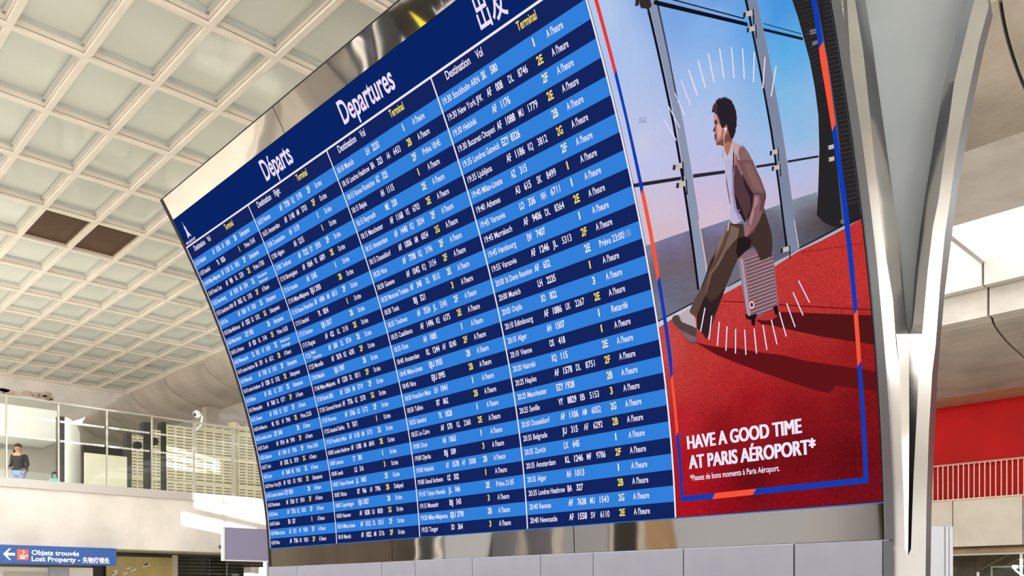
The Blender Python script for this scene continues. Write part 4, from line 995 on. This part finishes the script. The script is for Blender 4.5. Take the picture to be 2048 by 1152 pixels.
# clock-like ticks, coloured frame, lettering
TK = (234, 226, 246)
ticks = [(1381.2, 139.4, 1398.9, 190.8), (1400, 120.7, 1414.7, 175), (1420.6, 106.6, 1432, 164.4), (1443, 97, 1452, 157.5), (1466.8, 94.4, 1472, 156), (1489, 96.6, 1492.5, 157.5), (1512.5, 104, 1510.6, 164.4), (1533.8, 114, 1529.4, 177), (1556, 131.7, 1546, 193), (1332.2, 240.3, 1357.2, 281), (1341, 212.5, 1363.9, 255.3), (1352.8, 184.4, 1373.9, 231), (1366, 160, 1385, 209.7)]
ticks += [c8(a_, b_) + c8(c_, d_) for a_, b_, c_, d_ in ((410, 703, 378, 873), (458, 760, 438, 933), (512, 805, 498, 977), (568, 838, 560, 1013), (630, 855, 629, 1033), (695, 862, 704, 1043), (763, 853, 780, 1033), (827, 828, 855, 1007), (887, 790, 928, 967), (945, 738, 994, 910), (997, 672, 1058, 842), (1043, 593, 1115, 758), (1082, 508, 1162, 667))]
for t_ in ticks: layer('stroke', [(bar(*t_, 2.2 if t_[1] > 300 or t_[0] > 1370 else 1.7), TK)], .0276)
O_, B_ = (246, 84, 58), (18, 60, 178)
layer('coloured_frame', [
    ([(1177, -60), (1192.7, 0), (1233.3, 151), (1236.2, 136.5), (1200.2, 0), (1184, -60)], (232, 56, 54)), ([(1233.3, 151), (1255, 240), (1286, 388), (1290.7, 375.4), (1260.7, 240), (1236.2, 136.5)], B_),
    ([(1286, 388), (1300.4, 460), (1318.6, 563), (1323.5, 551), (1308.2, 460), (1290.7, 375.4)], O_), ([(1318.6, 563), (1341, 720), (1345.3, 759), (1349.4, 748), (1348.4, 720), (1323.5, 551)], B_),
    ([(1345.3, 759), (1356, 872), (1361, 862), (1349.4, 748)], O_), ([(1356, 872), (1366, 1003), (1428.7, 998.3), (1433.8, 986.2), (1371, 992), (1361.5, 862)], B_),
    ([(1428.7, 998.3), (1509.2, 989.8), (1516.2, 977.2), (1433.8, 986.2)], O_), ([(1509.2, 989.8), (1740.7, 966), (1726, 721), (1718.6, 734), (1731, 955), (1516.2, 977.2)], B_),
    ([(1718.6, 734), (1711, 629.7), (1719, 618.6), (1726, 721)], O_), ([(1711, 629.7), (1689, 420), (1668, 263), (1675, 247.8), (1700, 420), (1719, 618.6)], B_),
    ([(1668, 263), (1644.4, 120), (1642, 97.3), (1650.3, 82.5), (1657.8, 120), (1675, 247.8)], O_), ([(1642, 97.3), (1626.4, 0), (1614, -60), (1626, -60), (1637.4, 0), (1650.3, 82.5)], B_)], .0279)
b = MB()
for dx_ in (-.0055, -.0028, 0, .0028, .0055):      # heavy stroke: the same line laid side by side
    for dz_ in (-.002, .002):
        text_on_board(b, kA[0], 4.068 + dx_, .554 + dz_, .103, Y1=3.070 + dx_, off=.0285); text_on_board(b, kA[1], 4.065 + dx_, .391 + dz_, .105, Y1=2.970 + dx_, off=.0285)
text_on_board(b, kA[2], 4.066, .292, .045, Y1=3.262, off=.0285); b.build('lettering', 'led_white', ad)

# ------------------------------------------------------------------ plinth under the board: grey metal panels
XP = surf(6, sk(31.95), 0).x; ZP = surf(6, sk(31.95), 0).z
pl = MB(); pl.box((XP + .03, YR + .0, FLOOR), (XP + .11, YL + .07, ZP - .03)); pl = pl.build('plinth', 'gap_black', label='low grey metal panelled wall below the departure board', cat='plinth')
js = [YL + .07, 10.557, 8.539, 7.875, 6.876, 5.86, 5.177, 4.18, 3.178, YR + .004]
for a, c in zip(js[:-1], js[1:]):
    g_ = .008 if abs(c - 3.178) > .01 and abs(a - 3.178) > .01 else .014
    b = MB(); b.box((XP, a - g_ / 2, FLOOR), (XP + .04, c + g_ / 2, ZP - .006)); b.build('panel', 'plinth_grey', pl)
b = MB(); b.box((XP - .01, YR - .012, FLOOR), (XP + .125, YR - .001, ZP - .008)); b.build('end_cover', 'housing_grey', pl)
# ------------------------------------------------------------------ forked polished steel column right of the board
colm = thing('steel_column', (6.69, 2.59, FLOOR), 'tall polished stainless steel column forking into a V beside the board', 'column')
cd = ray(1820, 1184.4); cdir = Vector((cd.x, cd.y, 0)).normalized(); D0 = 6.5
def cpt(x_, y_, back=0.0):
    r = ray(x_, y_); P0 = cd * D0 + cdir * back; t = (P0.x * cdir.x + P0.y * cdir.y) / (r.x * cdir.x + r.y * cdir.y); return r * t
def ext(pts_, x_end):   # carry an edge on up to the ceiling
    return pts_
def strip_mesh(name, A, B, backA, backB, material, n=None):
    """surface between two edges given top to bottom as measured points"""
    def samp(L, back, ys):
        out = []
        for y_ in ys:
            for (x0_, y0_), (x1_, y1_) in zip(L[:-1], L[1:]):
                if y0_ <= y_ <= y1_: f = (y_ - y0_) / (y1_ - y0_); out.append(cpt(x0_ + (x1_ - x0_) * f, y_, back)); break
            else: out.append(cpt(L[-1][0] if y_ > L[-1][1] else L[0][0], y_, back))
        return out
    ys = sorted(set([p[1] for p in A] + [p[1] for p in B])); full = []
    for a_, c_ in zip(ys[:-1], ys[1:]):
        k_ = max(1, int((c_ - a_) / 60)); full += [a_ + (c_ - a_) * i / k_ for i in range(k_)]
    full.append(ys[-1]); a = samp(A, backA, full); c = samp(B, backB, full); m_ = MB(); n_ = len(full)
    th = cdir * .012
    m_.add(a + c, [(i, i + 1, n_ + i + 1, n_ + i) for i in range(n_ - 1)]); return m_
YT, YBT = -900, 1920     # beyond the frame: up to the ceiling, down to the floor
Lout = [(1500, YT), (1694, 0), (1703, 160), (1730, 350), (1737, 400), (1746, 480), (1758, 640), (1771, 800), (1777, 955), (1778, 1152), (1778, YBT)]
Lcre = [(1590, YT), (1710, 0), (1726, 100), (1740, 230), (1757, 400), (1773, 520), (1785.6, 599), (1792, 690), (1799.4, 740), (1803, 883), (1807.7, 997.6), (1810, 1098), (1816, 1112)]
Linn = [(1612, YT), (1731, 0), (1745, 87), (1753.8, 156), (1766, 243), (1785, 382), (1798.4, 489), (1805.7, 562), (1813, 645), (1815.5, 662), (1818, 668)]
Rinn = [(2060, YT), (1932.6, 0), (1911.8, 69), (1891, 160), (1873.6, 250), (1851, 390), (1840, 464), (1831, 544), (1824, 645), (1821.5, 662), (1818, 668)]
Rcre = [(2075, YT), (1949, 0), (1939.6, 35), (1908, 167), (1877, 400), (1866, 453), (1856, 537), (1846, 653), (1837.4, 740), (1834.5, 811.6), (1827, 955), (1822, 1098), (1816, 1112)]
Rout = [(1990, YT), (1975, 0), (1977.8, 12), (1957, 90), (1939.6, 173.6), (1922, 260), (1908, 340), (1901.5, 390), (1889.5, 471), (1880, 569.5), (1871, 690), (1864.5, 745), (1857.7, 865), (1853, 1008), (1851, 1152), (1851, YBT)]
Rsid = [(2010, YT), (1981, 0), (1985.5, 33), (1968, 100), (1950, 185), (1932, 290), (1913, 392), (1904, 471), (1889.5, 584), (1878.6, 708), (1875.5, 750), (1868.5, 883), (1863, 1026), (1861, 1152), (1861, YBT)]
Lsid = [(1490, YT), (1686, 0), (1696, 160), (1722, 350), (1730, 400), (1740, 480), (1752, 640), (1765, 800), (1771, 955), (1772, 1152), (1772, YBT)]
mid_l = [(1816, 1112), (1816, YBT)]
strip_mesh('f', Lout, [p for p in Lcre] + [(1816, YBT)], 0, 0, '').build('left_arm', 'steel_brushed', colm, smooth=True)
strip_mesh('f', [p for p in Rcre] + [(1816, YBT)], Rout, 0, 0, '').build('right_arm', 'steel_brushed', colm, smooth=True)
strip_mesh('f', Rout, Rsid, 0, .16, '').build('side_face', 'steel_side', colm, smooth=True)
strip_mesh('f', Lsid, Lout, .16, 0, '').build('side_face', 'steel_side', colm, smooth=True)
strip_mesh('f', Lcre[:7] + [(1785.6, 599), (1792, 668)], Linn, 0, .10, '').build('inner_bevel', 'steel_brushed', colm, smooth=True)
strip_mesh('f', Rinn, Rcre[:7] + [(1845, 668)], .10, 0, '').build('inner_bevel', 'steel_brushed', colm, smooth=True)
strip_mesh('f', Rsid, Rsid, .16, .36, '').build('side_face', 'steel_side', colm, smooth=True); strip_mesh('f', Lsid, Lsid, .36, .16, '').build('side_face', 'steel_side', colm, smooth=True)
GL = [(1792, 668), (1799.4, 740), (1803, 883), (1807.7, 997.6), (1810, 1098), (1816, 1112)]; GR = [(1845, 668), (1837.4, 740), (1834.5, 811.6), (1827, 955), (1822, 1098), (1816.5, 1112)]
GM = [(1818, 668), (1818, 740), (1818.5, 850), (1817.5, 976), (1816, 1098), (1816.2, 1112)]
strip_mesh('f', GL, GM, 0, .010, '').build('groove', 'steel_groove', colm, smooth=True)
strip_mesh('f', GM, GR, .010, 0, '').build('groove', 'steel_groove', colm, smooth=True)
# closed back and the matte plate seen through the fork
m_ = MB(); q = [cpt(1560, YT, .34), cpt(2040, YT, .34), cpt(1965, 0, .34), cpt(1880, 400, .34), cpt(1846, 690, .34), cpt(1790, 690, .34), cpt(1760, 400, .34), cpt(1712, 0, .34)]
m_.prism(q, cdir * .03); fix(m_.build('fork_plate', 'blue_grey_plate', colm, label='matte blue grey plate filling the fork'))
m_ = MB(); q = [cpt(1765, 700, .36), cpt(1872, 700, .36), cpt(1858, 1000, .36), cpt(1854, YBT, .36), cpt(1780, YBT, .36), cpt(1779, 1000, .36)]
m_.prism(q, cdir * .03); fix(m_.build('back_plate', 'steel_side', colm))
# ------------------------------------------------------------------ the hall opposite the board (seen only in the polished bands and the column)
b = MB(); b.box((-9.6, -13, FLOOR), (-9.2, 42, 2.8)); wl = b.build('wall_left', 'concrete_light', kind='structure')
rp = [(7.6, 8.9, 2.3, 'shop_dark'), (9.1, 10.4, 1.4, 'white_paint'), (10.4, 10.7, 2.6, 'yellow'), (11.2, 12.9, 2.6, 'concrete_vault'), (13.2, 14.2, 1.9, 'dark_frame'), (14.5, 16.0, 2.4, 'wood_strip'), (16.3, 17.3, .9, 'dark_frame'), (17.6, 19.4, 2.6, 'cabinet_grey'),
      (20.0, 21.2, 2.3, 'plinth_grey'), (21.6, 23.6, 1.6, 'cabinet_grey'), (24.3, 25.2, 2.3, 'concrete_vault'), (26.0, 28.0, 2.2, 'cabinet_grey'), (29, 30.4, 2.6, 'panel_beige'), (31, 32.3, .8, 'dark_frame'), (33, 34.6, 2.6, 'panel_beige'), (35.2, 36.2, 1.2, 'wood_strip'), (37, 39, 2.6, 'panel_beige')]
for y0, y1, z1, m_ in rp:
    b = MB(); b.box((-9.2, y0, FLOOR), (-9.1, y1, z1)); b.build('recess_panel', m_, wl)
b = MB(); b.box((-9.2, 22, 1.1), (-9.05, 41, 2.65)); b.build('upper_panel', 'mauve_cladding', wl)
# unseen upper wall added to mask the low sun; openings shape its patches
def sunspot(X, Y, Z): t_ = X + 9.2; return (Y - .9 * t_, Z + .16 * t_)        # point on the wall that a sunlit point sees
WO = [(sunspot(11.32, YB, 1.5)[0], sunspot(9.17, YB, 1.5)[0], 3.80, 5.02), (sunspot(12.0, YB, 2)[0], sunspot(9.5, YB, 2)[0], 5.22, 5.85), (sunspot(12.15, 26, 3)[0], sunspot(10.38, 26, 3)[0], 6.05, 7.60)]
def mask_piece(y0, y1, z0, z1): 
    b = MB(); b.box((-9.28, y0, z0), (-9.2, y1, z1)); return b
ycut = sorted(set([-13.0, 42.0] + [v for w_ in WO for v in w_[:2]])); first = True
for y0, y1 in zip(ycut[:-1], ycut[1:]):
    holes = sorted([(w_[2], w_[3]) for w_ in WO if w_[0] <= (y0 + y1) / 2 <= w_[1]]); z = 2.8
    for z0, z1 in holes + [(9.0, 9.0)]:
        if z0 > z: mask_piece(y0, y1, z, z0).build('sun_mask_section', 'concrete_light', wl)
        z = z1
y0, y1, z0, z1 = WO[2]
lv = MB(); lv.box((-9.45, y0 - .1, z0 - .1), (-9.4, y1 + .1, z0)); lv = lv.build('sun_mask_louvre', 'cctv_white', kind='structure')  # unseen slats added to break the sun patch into stripes
for k in range(6):
    z = z0 + (z1 - z0) * (k + .5) / 6; b = MB(); b.box((-9.46, y0, z - .045), (-9.4, y1, z + .045)); b.build('sun_mask_slat', 'cctv_white', lv)
for n_, (ya, yb, xa, lab) in enumerate(((21.9, 14.3, -4.3, 'grey escalator with steel balustrades opposite the board'),)):
    es = thing('escalator', (xa, (ya + yb) / 2, FLOOR), lab + ', seen in the mirror band', 'escalator')
    za, zb_ = FLOOR + .1, FLOOR + .1 + abs(yb - ya) * .56; sg_ = 1 if yb > ya else -1
    for sx_ in (0, 1.25):
        b = MB(); b.prism([Vector((xa + sx_, ya, za)), Vector((xa + sx_, yb, zb_)), Vector((xa + sx_, yb, zb_ - .9)), Vector((xa + sx_, ya + 1.4 * sg_, FLOOR))], (.1, 0, 0)); b.build('side_skirt', 'cabinet_grey', es)
        b = MB(); b.prism([Vector((xa + sx_ + .04, ya, za)), Vector((xa + sx_ + .04, yb, zb_)), Vector((xa + sx_ + .04, yb, zb_ + .75)), Vector((xa + sx_ + .04, ya, za + .75))], (.02, 0, 0)); b.build('balustrade_panel', 'steel_side', es)
        b = MB(); b.tube([(xa + sx_ + .05, ya - .2 * sg_, za + .55), (xa + sx_ + .05, ya, za + .8), (xa + sx_ + .05, yb, zb_ + .8)], .05); b.build('handrail', 'gap_black', es)
        for zz in (.70, .12):
            b = MB(); b.tube([(xa + sx_ + .08, ya, za + zz), (xa + sx_ + .08, yb, zb_ + zz)], .045); b.build('rail_strip', 'white_paint', es)
    ns = int(abs(yb - ya) / .4)
    for k in range(ns):
        f = (k + .5) / ns; y = ya + (yb - ya) * f; z = za + (zb_ - za) * f; b = MB(); b.box((xa + .12, y - .2, z - .2), (xa + 1.18, y + .2, z)); b.build('step', 'step_grey', es)
b = MB(); b.box((-8.5, 8.6, FLOOR), (-4.6, 11.7, 2.6)); b.build('wall_core', 'cabinet_grey', kind='structure')
b = MB(); b.box((-9.2, -13, 2.7), (-7.6, 42, 2.95)); b.build('trim_16', 'concrete_light', kind='structure')
b = MB(); b.box((-11, -13, 8.5), (-3.9, 42, 8.75)); b.build('trim_17', 'concrete_light', kind='structure')
b = MB(); b.box((-9.6, -13.2, FLOOR), (32, -12.8, 9)); b.build('wall_rear', 'concrete_light', kind='structure')  # unseen wall, added solid to block sun from behind
b = MB(); b.box((-2.2, 10.4, 2.75), (-2.1, 12.4, 3.55)); ts = b.build('hanging_sign', 'sign_black', label='black hanging terminal sign with yellow arrow, seen only in the mirror band', cat='sign')
b = MB(); b.prism([Vector((-2.09, y, z)) for y, z in ((11.7, 3.15), (12.0, 2.85), (12.0, 3.07), (12.25, 3.07), (12.25, 3.23), (12.0, 3.23), (12.0, 3.45))], (.01, 0, 0)); fix(b.build('arrow', 'yellow', ts))
kk = [text_request('Terminal', .01), text_request('2F  2G', .02)]; text_resolve()
def sign_text(mb, key, ya_, yb_, zb, cap):
    vs_, fs_ = _tm[key]; a_, b_ = min(v[0] for v in vs_), max(v[0] for v in vs_); mb.add([(-2.088, ya_ + (v[0] - a_) / (b_ - a_) * (yb_ - ya_), zb + v[1] * cap / CAP) for v in vs_], fs_)
b = MB(); sign_text(b, kk[0], 10.7, 11.5, 3.2, .14); sign_text(b, kk[1], 10.6, 11.6, 2.85, .24); b.build('lettering', 'sign_white', ts)
for k, y_ in enumerate((10.7, 12.1)):
    b = MB(); b.tube([(-2.15, y_, 3.55), (-2.15, y_, 8.1)], .02); b.build('hanger', 'rail_metal', ts)
# ------------------------------------------------------------------ person on the gallery, walking to the left behind the glass
def skin_figure(name, joints, edges, material, parent, sub=2, root=0):
    me = bpy.data.meshes.new(name); me.from_pydata([j[0] for j in joints], edges, []); me.materials.append(M[material])
    o = bpy.data.objects.new(name, me); C.objects.link(o); o.parent = parent
    sm = o.modifiers.new('skin', 'SKIN'); sm.use_smooth_shade = True
    for i, j in enumerate(joints):
        r = j[1]; me.skin_vertices[0].data[i].radius = (r, r) if not isinstance(r, tuple) else r
    me.skin_vertices[0].data[root].use_root = True
    ss = o.modifiers.new('sub', 'SUBSURF'); ss.levels = sub; ss.render_levels = sub; return o
pr = ray(39, 888); t = 24.4 / 1.0; top = pr * t; base = Vector((top.x, top.y, GF))
H = top.z - GF
person = thing('person', base, 'person in black top and blue jeans walking left behind the glass screen', 'person')
person.rotation_euler = (0, 0, math.atan2(-BX[1], -BX[0]))
hs = H / 1.75
def J(x, y, z, r): return ((x * hs, y * hs, z * hs), r * hs)
jn = [J(0, 0, .95, .14), J(.01, 0, 1.12, .13), J(.03, 0, 1.30, .15), J(.04, 0, 1.43, .10), J(.06, 0, 1.50, .055), J(.08, 0, 1.60, .095), J(.085, 0, 1.68, .085),
      J(0, .09, .90, .095), J(.10, .10, .52, .06), J(.16, .10, .09, .042), J(.30, .10, .03, .035),
      J(0, -.09, .90, .095), J(.02, -.10, .52, .06), J(-.22, -.10, .14, .042), J(-.14, -.10, .03, .035),
      J(.03, .19, 1.41, .055), J(-.06, .22, 1.14, .042), J(.10, .22, .93, .03), J(.14, .22, .88, .03),
      J(.03, -.19, 1.41, .055), J(.02, -.23, 1.13, .042), J(.20, -.22, 1.02, .03), J(.25, -.21, 1.0, .03)]
ed = [(0, 1), (1, 2), (2, 3), (3, 4), (4, 5), (5, 6), (0, 7), (7, 8), (8, 9), (9, 10), (0, 11), (11, 12), (12, 13), (13, 14), (3, 15), (15, 16), (16, 17), (17, 18), (3, 19), (19, 20), (20, 21), (21, 22)]
for hx, hy, hz, s_ in ((.14, .22, .88, 1), (.25, -.21, 1.0, -1)):
    bi = len(jn) - 0; wi = 18 if s_ == 1 else 22
    for q, (l_, dy) in enumerate(((.075, -.024), (.085, -.008), (.08, .008), (.065, .024))):
        jn.append(J(hx + .03, hy + dy, hz - .02, .010)); jn.append(J(hx + .03 + l_ * .8, hy + dy, hz - .02 - l_ * .5, .008)); ed += [(wi, len(jn) - 2), (len(jn) - 2, len(jn) - 1)]
    jn.append(J(hx + .03, hy - .045 * s_, hz + .01, .010)); ed.append((wi, len(jn) - 1))
body = skin_figure('body', jn, ed, 'skin', person)
for o_, ids, sc_r in (('trousers', [0, 7, 8, 9, 11, 12, 13], 1.16),):
    idx = {j: i for i, j in enumerate(ids)}
    jj = [(jn[j][0], jn[j][1] * sc_r + .008) for j in ids]; jj[0] = (jn[0][0], jn[0][1] * 1.08)
    skin_figure('jeans', jj, [(idx[a], idx[b_]) for a, b_ in ed if a in idx and b_ in idx], 'jeans', person)
ids = [1, 2, 3, 15, 16, 19, 20]; idx = {j: i for i, j in enumerate(ids)}
jj = [(jn[j][0], jn[j][1] * 1.15 + .01) for j in ids]; jj.append(((0, 0, 1.0 * hs), .155 * hs)); ee = [(idx[a], idx[b_]) for a, b_ in ed if a in idx and b_ in idx] + [(0, len(jj) - 1)]
for a_, f_ in ((16, 17), (20, 21)):
    pa, pb = Vector(jn[a_][0]), Vector(jn[f_][0]); jj.append((tuple(pa.lerp(pb, .9)), .042 * hs)); ee.append((idx[a_], len(jj) - 1))
skin_figure('jumper', jj, ee, 'cloth_black', person)
bm = bmesh.new(); bmesh.ops.create_uvsphere(bm, u_segments=18, v_segments=12, radius=.105 * hs)
bmesh.ops.delete(bm, geom=[v for v in bm.verts if v.co.z < (.025 if v.co.x > .01 else -.06) * hs], context='VERTS')
me = bpy.data.meshes.new('hair'); bm.to_mesh(me); bm.free(); me.materials.append(M['hair']); me.polygons.foreach_set('use_smooth', [True] * len(me.polygons))
o = bpy.data.objects.new('hair', me); C.objects.link(o); o.parent = person; o.location = Vector((.072, 0, 1.655)) * hs
for x0_, x1_, y_, z_ in ((.13, .33, .10, .035), (-.24, -.08, -.10, .05)):
    skin_figure('shoe', [J(x0_, y_, z_ + .02, .048), J((x0_ + x1_) / 2, y_, z_ + .01, .045), J(x1_, y_, z_, .035)], [(0, 1), (1, 2)], 'shoe_white', person)
b = MB(); b.prism([Vector(v) * hs for v in ((.165, -.012, 1.625), (.165, .012, 1.625), (.195, .008, 1.60), (.195, -.008, 1.60))], (0, 0, -.018))
o = b.build('nose', 'skin', None, base=(0, 0, 0)); o.parent = person
for s_ in (-1, 1):
    b = MB(); b.tube([Vector((.155, s_ * .032, 1.64)) * hs, Vector((.172, s_ * .032, 1.64)) * hs], .010, 8); o = b.build('eye', 'gap_black', None, base=(0, 0, 0)); o.parent = person
    b = MB(); b.tube([Vector((.07, s_ * .085, 1.62)) * hs, Vector((.07, s_ * .102, 1.625)) * hs], [.022, .015], 8); o = b.build('ear', 'skin', None, base=(0, 0, 0)); o.parent = person
b = MB(); b.tube([Vector((.158, -.022, 1.565)) * hs, Vector((.166, 0, 1.563)) * hs, Vector((.158, .022, 1.565)) * hs], .007, 6); o = b.build('mouth', 'sign_red', None, base=(0, 0, 0)); o.parent = person
